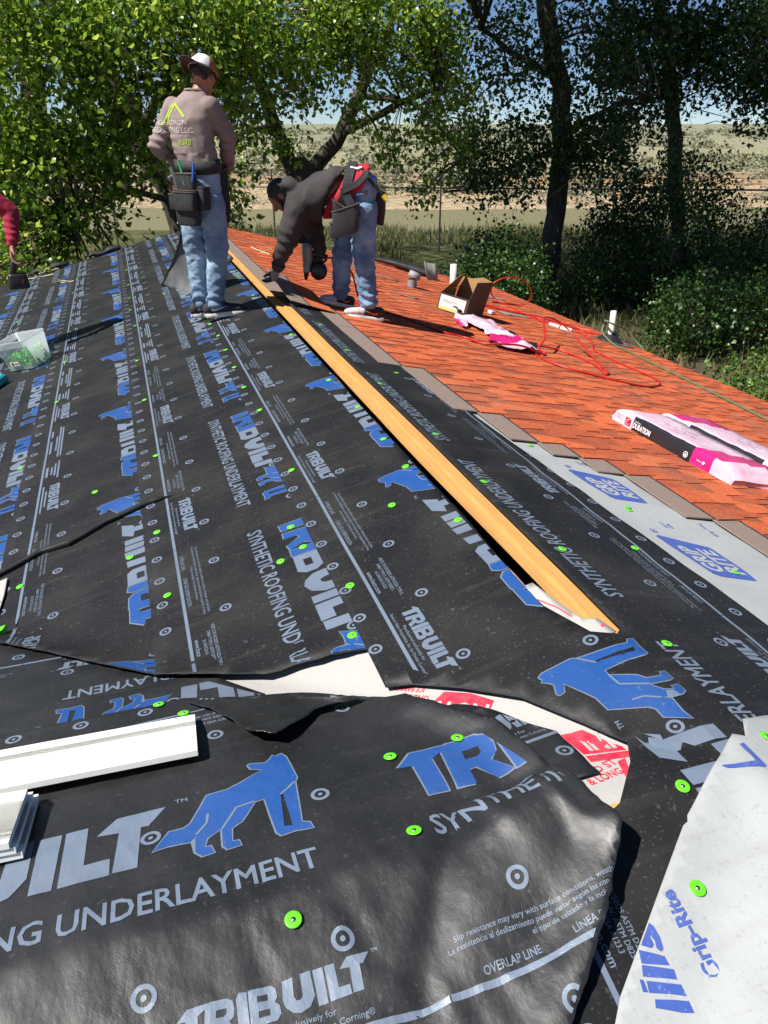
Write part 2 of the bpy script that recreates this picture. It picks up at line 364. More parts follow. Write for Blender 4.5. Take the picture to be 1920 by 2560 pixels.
def tile(fine):
    p = P2(); G, B = 0, 1
    big = lambda q: (q[0] * 2.54, q[1] * 3.23 - .09)
    for k, lp in LOGO.items():
        if k in 'TRI':
            c = Vector((sum(q[0] for q in lp[0]) / len(lp[0]), sum(q[1] for q in lp[0]) / len(lp[0])))
            o = [(q[0] + (1 if q[0] > c.x else -1) * .0014, q[1] + (1 if q[1] > c.y else -1) * .0012) for q in lp[0]]
            p.poly([o] + [list(x) for x in lp[1:]], G, 0, big); p.poly(lp, B, 1, big)
        else: p.poly(lp, G, 0, big)
    n = len(WOLF); grow = []
    for i in range(n):
        a, b, c = Vector(WOLF[i - 1]), Vector(WOLF[i]), Vector(WOLF[(i + 1) % n])
        d1, d2 = (b - a).normalized(), (c - b).normalized(); nn = Vector((-d1.y, d1.x)) + Vector((-d2.y, d2.x))
        nn = nn.normalized() if nn.length > 1e-6 else Vector((-d1.y, d1.x)); grow.append(tuple(b + nn * .0038))
    p.poly([grow, WHOLE], G, 0); p.poly([WOLF, WHOLE], B, 1)
    for l_ in WLINES: p.line(l_, .005, G, 2)
    p.text('SYNTHETIC ROOFING UNDERLAYMENT', (.0, -.209), .054, G, 1.08, .016)
    if fine: p.text('TM', (.83, .095), .014, G, bold=.01)
    p.target((.778, -.002), G); p.target((1.128, .004), G)
    st = small_strip(fine)
    p.add(st, lambda q: (q[0], q[1] - .595)); p.add(st, lambda q: (1.04 - q[0], .595 - q[1]))
    return p
TILE_F, TILE_C = tile(True), tile(False)
def add_print(parent, pieces, off, fn, mats, clips=None, maxlen=None, zf=roofz, name='print'):
    """pieces: P2 in world xy. clips: list of convex regions, each a list of (point, inward normal)"""
    bmo = bmesh.new()
    for reg in (clips or [[]]):
        bm = bmesh.new(); vv = [bm.verts.new((p[0], p[1], 0)) for p in pieces.v]
        lay = bm.faces.layers.int.new('lay')
        for f, m, l_ in zip(pieces.f, pieces.m, pieces.l):
            try: F = bm.faces.new([vv[i] for i in f])
            except ValueError: continue
            F.material_index = m; F[lay] = l_
        for p, n in reg:
            bmesh.ops.bisect_plane(bm, geom=bm.verts[:] + bm.edges[:] + bm.faces[:], dist=1e-6, plane_co=(p[0], p[1], 0), plane_no=(-n[0], -n[1], 0), clear_outer=True)
        if maxlen:
            bmesh.ops.triangulate(bm, faces=bm.faces[:])
            for _ in range(6):
                es = [e for e in bm.edges if e.calc_length() > maxlen]
                if not es: break
                bmesh.ops.subdivide_edges(bm, edges=es, cuts=1); bmesh.ops.triangulate(bm, faces=[f for f in bm.faces if len(f.verts) > 3])
        layv = {}
        for f in bm.faces:
            for v in f.verts: layv[v] = max(layv.get(v, 0), f[lay])
        for v in bm.verts: v.co.z = zf(v.co.x, v.co.y) + fn(v.co.x, v.co.y) + off + .0011 + .0006 * layv.get(v, 0)
        me = bpy.data.meshes.new(name); 
        for f in bm.faces:
            if f.normal.z < 0: f.normal_flip()
        bm.normal_update()
        for f in bm.faces:
            if f.normal.z < 0: f.normal_flip()
        bm.to_mesh(me); bm.free(); bmo.from_mesh(me); bpy.data.meshes.remove(me)
    me = bpy.data.meshes.new(name); bmo.to_mesh(me); bmo.free()
    return link(name, me, mats, parent)
PM = [M['print_grey'], M['print_blue']]; PMF = [M['print_grey_f'], M['print_blue_f']]
# cap nails: one mesh, many children
nb = MB(); nb.lathe([(.0, 0), (.0150, 0), (.0155, .0006), (.0140, .0014), (.006, .0010), (.0, .0010)], n=18, m=0); nb.lathe([(.0045, .0009), (.0045, .0018), (0, .0021)], n=10, m=1)
_n = nb.build('cap_nail', [M['cap_green'], M['steel']]); NAIL = _n.data; bpy.data.objects.remove(_n)
def nails(parent, pts, off, fn, zf=roofz):
    for x, y in pts:
        e = .01; z = zf(x, y) + fn(x, y) + off + .0026
        gx = (zf(x + e, y) - zf(x - e, y)) / (2 * e); gy = (zf(x, y + e) - zf(x, y - e)) / (2 * e)
        o = link('cap_nail', NAIL, parent=parent, loc=(x, y, z))
        o.rotation_mode = 'QUATERNION'; o.rotation_quaternion = Vector((-gx + random.uniform(-.05, .05), -gy + random.uniform(-.05, .05), 1)).to_track_quat('Z', 'Y')
# ------------------------------------------------------------------ house
house = tag(empty('house', (0, 3, -3.2)), 'low house whose gable roof fills the foreground, half re-roofed in orange shingles', 'house')
def hp(name, mb, mats, **k):
    o = mb.build(name, mats, house); o.location = -Vector((0, 3, -3.2)); return o
YF, YB, XE = 11.35, -5.0, 4.28
def deck(name, poly, inset=0):
    b = MB(); n = len(poly)
    top = [(x, y, -S * abs(x) if pl == 'm' else -S * abs(y - YW)) for x, y, pl in poly]; bot = [(x, y, z - .02) for x, y, z in top]
    b.add(top + bot, [tuple(range(n)), tuple(range(2 * n - 1, n - 1, -1))] + [(i, n + i, n + (i + 1) % n, (i + 1) % n) for i in range(n)])
    return hp(name, b, [M['wood']])
g0, g1 = -.085, .0
deck('roof_deck', [(.0, 1.5, 'm'), (.0, YF, 'm'), (XE, YF, 'm'), (XE, YB, 'm'), (.0, YB, 'm')][::-1])
deck('roof_deck', [(g0, YW + .085, 'm'), (-XE, YW + XE, 'm'), (-XE, YF, 'm'), (g0, YF, 'm')][::-1])
deck('roof_deck', [(0, YW, 'w'), (-7, YW, 'w'), (-7, YW + XE, 'w'), (-XE, YW + XE, 'w')][::-1])
deck('roof_deck', [(0, YW, 'w'), (-XE, YW - XE, 'w'), (-7, YW - XE, 'w'), (-7, YW, 'w')][::-1])
deck('roof_deck', [(0, YW, 'm'), (0, YB, 'm'), (-XE, YB, 'm'), (-XE, YW - XE, 'm')][::-1])
M['siding'] = mat('painted_siding', (.42, .37, .30), .7, (.36, .31, .25), 5, bump=.1)
M['fascia'] = mat('white_fascia', (.55, .54, .50), .5, (.45, .43, .40), 6)
b = MB(); b.box((0, 3.15, -2.2), (7.6, 15.9, 2.0)); hp('wall', b, [M['siding']])
b = MB(); b.box((-5.2, YW, -2.2), (3.2, 7.6, 2.0)); hp('wall', b, [M['siding']])
for x0, y0, x1, y1 in ((XE + .012, YB, XE + .012, YF), (-XE - .012, YW + XE + .05, -XE - .012, YF)):
    b = MB(); b.box((x0, (y0 + y1) / 2, -S * XE - .095), (.022, abs(y1 - y0), .17)); hp('fascia', b, [M['fascia']])
for s in (-1, 1):
    b = MB(); b.add([(0, YF + .001, -.02), (s * XE, YF + .001, -S * XE - .02), (s * XE, YF + .001, -S * XE - .18), (0, YF + .001, -.18), (0, YF + .024, -.02), (s * XE, YF + .024, -S * XE - .02), (s * XE, YF + .024, -S * XE - .18), (0, YF + .024, -.18)],
        [(0, 1, 2, 3), (7, 6, 5, 4), (0, 4, 5, 1), (2, 6, 7, 3), (1, 5, 6, 2), (3, 7, 4, 0)]); hp('fascia', b, [M['fascia']])
    b = MB(); b.prism([(0, -.05), (s * 3.78, -S * 3.78 - .05), (s * 3.78, -1.25), (0, -1.25)], 10.98, 11.05, fn=lambda p: Vector((p.x, p.z, p.y))); hp('gable_wall', b, [M['siding']])
b = MB(); b.box((0, 3.1, -1.15), (7.5, 15.5, .05)); hp('attic_floor', b, [mat('attic_floor', (.05, .04, .03), .9)])
# ridge cut: exposed sheathing in the vent slot
def ragged(y0, y1, x, amp, n, seed):
    r = random.Random(seed); return [(x + r.uniform(-amp, amp), y0 + (y1 - y0) * i / n) for i in range(n + 1)]
def strip(name, left, right, zo, m, th=.012, fn=None):
    b = MB(); n = len(left)
    zz = lambda p: (-S * p[0] - .008 if p[0] > -.08 else S * p[0]) + zo
    top = [(*p, zz(p)) for p in left] + [(*p, zz(p)) for p in right]; bot = [(p[0], p[1], p[2] - th) for p in top]
    fs = [(i, i + 1, n + i + 1, n + i) for i in range(n - 1)] + [(2 * n + i + 1, 2 * n + i, 3 * n + i, 3 * n + i + 1) for i in range(n - 1)]
    fs += [(i, 2 * n + i, 2 * n + i + 1, i + 1) for i in range(n - 1)] + [(n + i + 1, 3 * n + i + 1, 3 * n + i, n + i) for i in range(n - 1)]
    fs += [(0, n, 3 * n, 2 * n), (n - 1, 3 * n - 1, 4 * n - 1, 2 * n - 1)]
    b.add(top + bot, fs); return hp(name, b, m)
ny = 60
lf = [(-.060 + .022 * sstep(3.0, 1.6, 1.5 + (YF - 1.5) * (i / ny) ** 1.6), 1.5 + (YF - 1.5) * (i / ny) ** 1.6) for i in range(ny + 1)]
rt = [(.002 + (.003 if i % 7 == 3 else 0), y) for i, (_, y) in enumerate(lf)]
strip('ridge_sheathing', lf, rt, -.003, [M['wood']], .022)
rr = random.Random(5)
strip('ridge_sheathing', [(x + .005, y - .06) for x, y in rt], [(.034 + rr.uniform(-.004, .005), y - .06) for x, y in rt], .006, [M['wood_edge']], .012)
strip('ridge_sheathing', [(-.106 + rr.uniform(-.004, .004), y) for _, y in lf[6:]], [(-.090 + rr.uniform(-.002, .002), y) for _, y in lf[6:]], .010, [M['wood_edge']], .012)
# ------------------------------------------------------------------ valley membrane (white, red print)
VD = Vector((-1, 1)).normalized(); VN = Vector((1, 1)).normalized()
vo = Vector((.12, YW - .12))
mem = sheet('valley_membrane', [tuple(vo - VN * .30), tuple(vo + VN * .34), tuple(vo + VN * .34 + VD * 2.6), tuple(vo - VN * .34 + VD * 2.6), ], .000, [M['membrane']], .04, lambda x, y: und(x, y) * .4, label='white self-adhered membrane with red lettering showing in the torn valley', cat='membrane')
mp = P2()
def rot_tf(o, ang, k=1.0):
    c, s = math.cos(ang), math.sin(ang); return lambda q: (o[0] + k * (q[0] * c - q[1] * s), o[1] + k * (q[0] * s + q[1] * c))
mp.poly([[(-.528, 1.446), (-.458, 1.480), (-.402, 1.437), (-.361, 1.381), (-.39, 1.353), (-.507, 1.410)]], 0)
tf = rot_tf((-.372, 1.372), R_(142)); mp.text('NUTI', (.005, .004), .060, 1, .135, .03, 1, tf)
tf = rot_tf((-.505, 1.478), R_(142)); mp.text('UNDER', (.0, -.012), .022, 0, .07, .015, 0, tf); mp.text('ICE BARRIER', (.02, -.040), .018, 0, .09, .012, 0, tf)
mp.poly([[(-.279, 1.197), (-.226, 1.187), (-.177, 1.097), (-.177, 1.083), (-.273, 1.104)]], 0); mp.poly([[(-.273, 1.097), (-.175, 1.078), (-.180, 1.055), (-.276, 1.072)]], 0); mp.poly([[(-.222, 1.051), (-.199, 1.057), (-.222, 1.000), (-.242, .990)]], 0)
tf = rot_tf((-.268, 1.113), R_(-12)); mp.text('INI', (.004, .003), .062, 1, .075, .03, 1, tf, shear=-.3)
tf = rot_tf((-.283, 1.031), R_(14)); mp.text('D ST', (0, 0), .022, 0, .062, .02, 0, tf); tf = rot_tf((-.322, .997), R_(8)); mp.text('& LONG', (0, 0), .022, 0, .090, .02, 0, tf)
add_print(mem, mp, .000, lambda x, y: und(x, y) * .4, [M['red_ink'], M['membrane']], maxlen=.05)
# ------------------------------------------------------------------ sheets on the left slope
def lay(place, u0, u1, uf0, uf1):
    """repeat the tile for u in [u0,u1]; fine print between uf0 and uf1"""
    p = P2(); k = math.floor(u0 / PER)
    while k * PER < u1:
        a = k * PER; t = TILE_F if (a < uf1 and a + PER > uf0) else TILE_C
        p.add(t, lambda q: place(q[0] + a, q[1])); k += 1
    return p
def halfplanes(pts):
    """consecutive points of an edge, keep the left side"""
    out = []
    for a, b in zip(pts[:-1], pts[1:]):
        d = Vector((b[0] - a[0], b[1] - a[1])).normalized(); out.append((a, (-d.y, d.x)))
    return out
XL = [-.60, -1.19, -1.78, -2.37, -2.96, -3.55]
names = ['under the ridge sheet, second strip down from the ridge', 'third strip down from the ridge, blue wolf heads along its upper edge', 'fourth strip down from the ridge, behind the plastic bin', 'fifth strip down at the left edge of the picture', 'lowest strip at the far left eave']
lsheets = []
for i in range(1, 6):
    xl = XL[i]; xr = XL[i - 1] + .10; off = .020 - .004 * i
    def cut(x):
        for a, b in zip(CUT[:-1], CUT[1:]):
            if a[0] <= x <= b[0]: return a[1] + (b[1] - a[1]) * (x - a[0]) / (b[0] - a[0])
        return YW - x + .05 if x < -2.2 else 1.62 - (x + .596) * 1.0
    xs = [xl] + [c[0] for c in CUT if xl < c[0] < xr] + [xr]
    far = YF + .03 + .05 * (i % 2)
    poly = [(x, cut(x)) for x in xs] + [(xr, far), (xl, far + .02)]
    o = sheet('underlayment_sheet', poly, off, [M['under']], .03, und_left, .003, 'black printed underlayment, ' + names[i - 1], stepy=.09)
    lsheets.append(o)
    cx = xl + .595; flip = i % 2 == 1
    if flip:   # reads towards the camera, top to the ridge
        ph = 2.65 if i == 1 else (4.80 if i == 3 else 3.1)
        pl = lambda u, v: (cx + v, ph - u); pr = lay(pl, ph - far, ph - cut(xl) + .3, ph - 4.6, ph)
    else:
        ph = 2.31 if i == 2 else 2.9
        pl = lambda u, v: (cx - v, ph + u); pr = lay(pl, cut(xr) - ph - .2, far - ph, -2, 1.3)
    cl = []
    for (xa, ya), (xb, yb) in zip(poly[:len(xs) - 1], poly[1:len(xs)]):      # one region above each stretch of the cut edge
        d_ = Vector((xb - xa, yb - ya)).normalized(); cl.append([((xa, 0), (1, 0)), ((xb, 0), (-1, 0)), ((0, far - .01), (0, -1)), ((xa, ya + .006), (-d_.y, d_.x))])
    add_print(o, pr, off, und_left, PM, cl, .12)
fv, ff = [], []; fp = densify(_cp, .02)[:-max(1, int(1.3 / .02))] if False else [(a[0] + (b[0] - a[0]) * k / 12, a[1] + (b[1] - a[1]) * k / 12) for a, b in CREASE for k in range(12)]
for i_, (x, y) in enumerate(fp):
    e_ = sstep(0, 8, len(fp) - 1 - i_); w0 = .020 * e_ + .002; hh = .016 * e_ + .004 * noise.noise(Vector((x * 20, y * 20, 1))) * e_; z0 = roofz(x, y) + und_left(x, y) + .0215
    fv += [(x - .2 * w0, y + w0 * 1.1, z0 - .004), (x, y + w0 * .5, z0 + hh * .8), (x, y - w0 * .2, z0 + hh), (x + .1 * w0, y - w0 * .55, z0 + hh * .35), (x + .2 * w0, y - w0 * .45, z0 - .006)]
for i_ in range(len(fp) - 1): ff += [(i_ * 5 + j, i_ * 5 + j + 1, i_ * 5 + j + 6, i_ * 5 + j + 5) for j in range(4)]
pydata('fold', fv, ff, [M['under']], lsheets[1], None, True)
nails(lsheets[0], [(-.644, 2.579), (-.634, 2.411), (-.726, 2.369), (-.614, 1.826), (-.80, 7.6), (-.66, 10.1)], .016, und_left)
nails(lsheets[0], [(-1.109, 4.689), (-1.093, 3.75), (-1.135, 2.932), (-1.127, 2.432), (-1.104, 8.604), (-1.112, 7.896), (-1.119, 7.355), (-1.099, 6.687), (-1.121, 5.608), (-1.099, 9.537)], .016, und_left)
nails(lsheets[1], [(-1.66, 5.266), (-1.393, 3.572), (-1.249, 2.811), (-1.68, 2.905), (-1.651, 6.254), (-1.688, 9.145), (-1.672, 10.007)], .012, und_left)
nails(lsheets[2], [(-1.80, 4.259), (-2.215, 8.525), (-2.288, 10.947), (-2.0, 7.6)], .008, und_left)
# ridge sheet: both sides of the slot, notched at the valley
offR = .020
notch = [(-1.4, -.6), (-.95, .20), (-.75, .48), (-.52, .76), (-.40, .88), (-.313, .914), (-.214, 1.02), (-.174, 1.087), (-.226, 1.19), (-.311, 1.338), (-.423, 1.448), (-.53, 1.535), (-.595, 1.562)]
slotL = [(-.100, YF), (-.098, 4.5), (-.10, 3.2), (-.092, 2.2), (-.10, 1.9), (-.104, 1.70), (-.099, 1.62), (-.048, 1.455)]
slotR = [(.008, 1.415), (.034, 1.44), (.036, 1.7), (.039, 2.4), (.042, 3.3), (.037, 4.3), (.040, YF)]
ridge_poly = notch + [(-.60, YF + .02)] + slotL + slotR + [(.46, YF), (.46, 4.4), (.505, 3.2), (.56, 2.3), (.60, 1.45), (.60, -.6)]
ridge = sheet('underlayment_sheet', ridge_poly, offR, [M['under']], .05, und, .0, 'black printed underlayment folded over the ridge, slit open along it', stepy=.07)
pl = lambda u, v: (-.02 - v - max(0, 1 - (abs(v) / .33) ** 2) * (.042 + .028 * sstep(1.2, 2.3, u)), .297 + u)
pr = lay(pl, -1.2, YF, -1.3, 4.2)
cl1 = [((-.60, 0), (1, 0)), ((-.103, 0), (-1, 0)), ((0, 1.72), (0, 1)), ((0, YF - .01), (0, -1))]
cl2 = [((.046, 0), (1, 0)), ((.585, 0), (-1, 0)), ((.555, 2.3), (-1, -.06)), ((0, 1.45), (0, 1)), ((0, YF - .01), (0, -1))]
cl3 = [((-.17, 0), (1, 0)), ((.585, 0), (-1, 0)), ((0, 1.45), (0, -1)), ((0, -.5), (0, 1))]
cl4 = halfplanes([(-.17, 1.095), (-.311, 1.340)]); cl4 = [((-.174, 1.092), (.83, .56)), ((-.423, 1.45), (.70, .71)), ((-.17, 0), (-1, 0)), ((0, 1.72), (0, -1)), ((-.60, 0), (1, 0)), ((-.099, 1.6), (-1, 0))]
cl5 = [((-.214, 1.02), (.73, -.68)), ((-.17, 0), (-1, 0)), ((-.60, 0), (1, 0)), ((0, -.5), (0, 1))]
cl6 = [((-.17, 0), (1, 0)), ((-.103, 0), (-1, 0)), ((0, 1.45), (0, 1)), ((0, 1.72), (0, -1))]
add_print(ridge, pr, offR, und, PM, [cl1, cl2, cl3, cl4, cl5, cl6], .06)
nails(ridge, [(-.552, 4.72), (-.557, 4.3), (-.541, 3.864), (-.542, 3.044), (-.553, 2.066), (-.119, 3.464), (-.13, 3.02), (-.14, 3.953), (-.136, 2.709), (-.278, 2.459), (-.121, 2.199), (.098, 2.458), (.124, 1.904), (.442, 1.947), (.134, 1.366), (.099, 3.778), (.106, 2.99), (-.165, .912), (.115, 4.5), (.12, 5.2), (.3, 4.1), (-.56, 5.938), (-.547, 5.555), (-.548, 5.147), (-.13, 5.0), (-.14, 7.3), (-.15, 6.4)], offR, und)
# ------------------------------------------------------------------ wing: back strip and the loose front sheet
back = sheet('underlayment_sheet', [(-3.2, 1.70), (-.90, 1.70), (-1.15, 2.06), (-1.5, 2.4), (-2.0, 2.9), (-3.2, 2.9)], .008, [M['under_front']], .05, und, label='black underlayment strip with upside-down lettering tucked under the valley cut at left')
pr = lay(lambda u, v: (-.37 - u, 1.765 - v), -.2, 2.9, -.2, 2.9)
add_print(back, pr, .008, und, PM, [[((0, 1.70), (0, 1)), ((-.93, 1.72), (-.75, -.66))]], .05)
front_poly = [(-3.2, .0), (-3.2, 1.775), (-1.116, 1.765), (-.911, 1.68), (-.657, 1.565), (-.605, 1.535)] + FEDGE + FEDGE2[1:] + [(-1.2, .0)]
front_poly = front_poly[::-1]
front = sheet('underlayment_sheet', [(max(x, -1.9), y) for x, y in front_poly], .013, [M['under_front']], .014, und_front, .0022, 'wrinkled black underlayment with blue wolf logo in the foreground, its right end torn and lifted')
pr = lay(lambda u, v: (-1.995 + u, 1.175 + v), -.1, 1.7, -.1, 1.7)
def left_of(pts, eps=.006):
    out = []
    for a, b in zip(pts[:-1], pts[1:]):
        d = Vector((b[0] - a[0], b[1] - a[1])).normalized(); n = (d.y, -d.x); out.append(((a[0] + n[0] * eps, a[1] + n[1] * eps), n))
    return out
# nonconvex right end handled as three bands in y
c_up = [((0, 1.43), (0, 1)), ((-1.116, 1.757), (-.40, -.92)), ((-.605, 1.525), (-.84, -.54)), ((-1.8, 0), (1, 0))]
c_mid = [((0, 1.43), (0, -1)), ((0, .83), (0, 1)), ((-.54, 1.43), (-.80, -.60)), ((-.425, 1.27), (-1, -.1)), ((-.378, .83), (-.98, -.2)), ((-1.8, 0), (1, 0))]
c_low = [((0, .83), (0, -1)), ((-.385, .81), (-.70, .72)), ((-1.8, 0), (1, 0)), ((0, .05), (0, 1))]
add_print(front, pr, .013, und_front, PMF, [c_up, c_mid, c_low], .014)
nails(front, [(-1.186, 1.752), (-1.124, 1.656), (-.987, .875), (-.516, 1.259), (-.685, 1.253), (-.725, .986)], .015, und_front)
# flap of the front sheet folded back over itself
def flap():
    a, b2 = Vector((-1.10, 1.735)), Vector((-.665, 1.557))
    tip = [(-1.12, 1.725), (-1.028, 1.56), (-.974, 1.440), (-.922, 1.405), (-.897, 1.42), (-.85, 1.465), (-.803, 1.513), (-.72, 1.52), (-.66, 1.54)]
    def lift(x, y):
        d, _ = seg_d(x, y, a, b2); return und_front(x, y) * .5 + .010 + .030 * min(1, d / .2) + .010 * noise.noise(Vector((x * 14, y * 14, 2)))
    o = sheet('folded_flap', tip, .016, [M['under_back']], .014, lift, .002); o.parent = front
flap()
# scrap below the lifted end
sc_poly = [(-.60, 1.44), (-.46, 1.41), (-.405, 1.372), (-.285, 1.205), (-.288, 1.022), (-.336, 1.02), (-.46, 1.10), (-.60, 1.25)]
scr_fn = lambda x, y: und(x, y) + .004 + .010 * sstep(1.35, 1.45, y)
scrap = sheet('underlayment_scrap', sc_poly[::-1], .008, [M['under_front']], .03, scr_fn, .003, 'small torn underlayment scrap under the lifted sheet end, beside the red membrane print', 'underlayment')
pr = P2(); tf = rot_tf((-.415, 1.245), R_(8))
for k in ('U', 'I2', 'L'): pr.poly(LOGO[k], 0, 0, lambda q: tf(((q[0] - .168) * 1.05, q[1] * 1.3)))
pr.text('sively for', tf((.015, -.022)) and (.0, -.024), .0115, 0, .062, .01, tf=tf); pr.text('by Owens Corning', (.0, -.043), .0115, 0, .105, .01, tf=tf)
pr.line([(-.01, -.064), (.125, -.062)], .011, 0, 0, tf); pr.target((.085, -.135), 0, tf)
add_print(scrap, pr, .008, scr_fn, PM, [[((-.285, 1.205), (-1, 0)), ((-.405, 1.368), (-.80, -.58))]], .03)
# ------------------------------------------------------------------ white sheets
strip_w = sheet('underlayment_sheet', [(.43, -.6), (2.2, -.6), (2.2, 3.5), (.43, 3.5)], .010, [M['white_sheet']], .06, und, label='white printed underlayment strip between the black sheet and the orange shingles')
def grip_logo(p, place):
    o = [(.0, .055), (.02, .075), (.20, .095), (.30, .105), (.315, .09), (.29, .02), (.245, -.095), (.225, -.105), (.03, -.105), (-.01, -.10), (-.012, -.085)]
    p.poly([o], 0, 0, place); p.text('GRIP', (.035, .0), .066, 1, .20, .035, 1, place, shear=.15); p.text('RITE', (.025, -.083), .066, 1, .20, .035, 1, place, shear=.15)
    p.text('®', (.335, .06), .03, 0, .04, .0, 0, place); p.text('SELECT', (.40, -.03), .012, 0, .05, .01, 0, place); p.text('GR', (.40, -.06), .02, 0, .04, .02, 0, place)
pr = P2()
for k in range(-2, 3):
    y0 = 1.80 + k * .645; grip_logo(pr, lambda q: (.755 - q[1] * 1.0, y0 + q[0]))
    pr.text('Grip-Rite', (.0, .0), .02, 0, .12, .01, 0, lambda q: (1.0 - q[1], y0 + .35 + q[0]))
add_print(strip_w, pr, .010, und, [M['white_ink'], M['white_sheet']], [[((0, 3.55), (0, -1)), ((0, -.5), (0, 1))]], .05)
nails(strip_w, [(.71, 2.37), (.695, 2.34), (.80, 1.84), (.62, 3.05)], .010, und)
wrk = lambda x, y: und(x, y) * 1.3 + .004 * noise.noise(Vector((x * 10 - y * 8, y * 5 + x * 5, 3.))) + .0025 * noise.noise(Vector((x * 26, y * 22, 8.)))
corner = sheet('underlayment_sheet', [(-.70, .395), (-.50, .612), (-.222, .833), (-.208, .838), (-.200, .85), (.03, 1.00), (.058, .99), (.10, 1.045), (.185, 1.06), (.9, 1.0), (.9, -.3), (-.7, -.3)][::-1], .032, [M['white_sheet']], .025, wrk, 0, 'white printed underlayment with blue letters in the lower right corner, lapping the ridge')
pr = P2()
# digitised from its print: a large blue letter stroke, Grip-Rite and big letter bars
tf = lambda q: q
for pg in ([(.02, .967), (.034, .969), (.035, .934), (.032, .898), (.022, .894), (-.008, .905), (-.053, .917), (-.061, .926), (-.035, .922), (.018, .915), (.021, .931)], [(-.391, .699), (-.385, .69), (-.384, .671), (-.389, .653), (-.396, .651), (-.4, .658), (-.396, .669), (-.3995, .6795), (-.401, .664), (-.408, .66), (-.423, .669), (-.422, .677), (-.405, .689)],
  [(-.432, .664), (-.412, .654), (-.394, .643), (-.394, .628), (-.41, .634), (-.438, .645)], [(-.439, .643), (-.4, .625), (-.391, .621), (-.394, .606), (-.417, .615), (-.447, .627)], [(-.445, .62), (-.413, .606), (-.392, .598), (-.393, .581), (-.42, .592), (-.451, .603)], [(-.455, .625), (-.449, .622), (-.452, .604), (-.46, .607)], [(-.447, .592), (-.419, .583), (-.394, .574), (-.395, .557), (-.415, .563), (-.453, .581)]): pr.poly([pg], 0)
pr.text('Grip-Rite', (.590, .316), .027, 0, .145, .035, 0, lambda q: (-q[1], q[0]))
add_print(corner, pr, .032, wrk, [M['white_ink'], M['white_sheet']], [[((-.222, .830), (.62, -.78)), ((0, -.2), (0, 1))]], .03)
nails(corner, [(-.27, .722), (.115, .985)], .032, wrk)
sl_ = sheet('membrane_scrap', [(-.118, 1.74), (-.072, 1.74), (-.052, 1.60), (-.036, 1.52), (.0, 1.50), (.018, 1.43), (-.05, 1.425), (-.11, 1.60)], .0145, [M['membrane']], .03, lambda x, y: .5 * und(x, y), label='white membrane scrap at the near end of the ridge slot', cat='membrane')
pr = P2(); pr.line([(-.098, 1.66), (-.07, 1.60), (-.055, 1.54)], .004, 0); pr.line([(-.01, 1.47), (.0, 1.46)], .003, 0); pr.line([(-.01, 1.46), (.0, 1.47)], .003, 0); add_print(sl_, pr, .0145, lambda x, y: .5 * und(x, y), [M['red_ink']], None, .03)
sheet('membrane_scrap', [(-1.84, 2.985), (-1.735, 3.0), (-1.733, 2.86), (-1.745, 2.69), (-1.84, 2.70)], .024, [M['membrane']], .04, und, label='white membrane patch showing under the crease at the left edge', cat='membrane')
# ------------------------------------------------------------------ shingles on the right slope
def shingle_mat(name, c, c2, sp):
    """mineral granules and blotchy blends, laid out in world space so no two shingles match"""
    m = bpy.data.materials.new(name); t, b, N, L = nodes(m); b.inputs['Roughness'].default_value = .95; b.inputs['Specular IOR Level'].default_value = .15
    g = N('ShaderNodeNewGeometry'); pos = g.outputs['Position']
    def nz(sc, d): n = N('ShaderNodeTexNoise'); n.inputs['Scale'].default_value = sc; n.inputs['Detail'].default_value = d; L(pos, n.inputs['Vector']); return n.outputs['Fac']
    def mixn(f, lo, hi, a, col, k=1.):
        r = N('ShaderNodeMapRange'); r.inputs[1].default_value = lo; r.inputs[2].default_value = hi; r.inputs[4].default_value = k; L(f, r.inputs[0]); x = N('ShaderNodeMix'); x.data_type = 'RGBA'; L(r.outputs[0], x.inputs[0])
        if isinstance(a, tuple): x.inputs[6].default_value = (*a, 1)
        else: L(a, x.inputs[6])
        x.inputs[7].default_value = (*col, 1); return x.outputs[2]
    o = mixn(nz(70, 3), .38, .62, c, c2); o = mixn(nz(7, 4), .46, .70, o, sp, .35); o = mixn(nz(190, 1), .56, .64, o, sp, .8); o = mixn(nz(240, 1), .64, .70, o, (.55, .27, .15), .7); o = mixn(nz(1.4, 5), .52, .75, o, (.33, .22, .16), .25)
    L(o, b.inputs['Base Color']); bp = N('ShaderNodeBump'); bp.inputs['Strength'].default_value = .8; bp.inputs['Distance'].default_value = .002; L(nz(260, 2), bp.inputs['Height']); L(bp.outputs[0], b.inputs['Normal']); return m
OR = [shingle_mat('shingle_orange_%d' % i, c, c2, sp) for i, (c, c2, sp) in enumerate([((.54, .108, .036), (.64, .155, .055), (.22, .065, .04)), ((.46, .088, .032), (.56, .125, .045), (.16, .05, .035)), ((.35, .076, .032), (.46, .10, .04), (.12, .045, .033)), ((.26, .068, .036), (.36, .09, .042), (.09, .04, .03))])]
M['head'] = mat('shingle_headlap', (.19, .145, .12), .93, (.29, .215, .18), 380, 2, (.35, .65), bump=.5, bscale=500, speck=(.42, .32, .27) and ((.42, .32, .27), 300, .62, .7))
M['seal'] = mat('asphalt_sealant', (.035, .036, .04), .6)
SH_MATS = OR + [M['head'], M['seal']]
EXP = .143
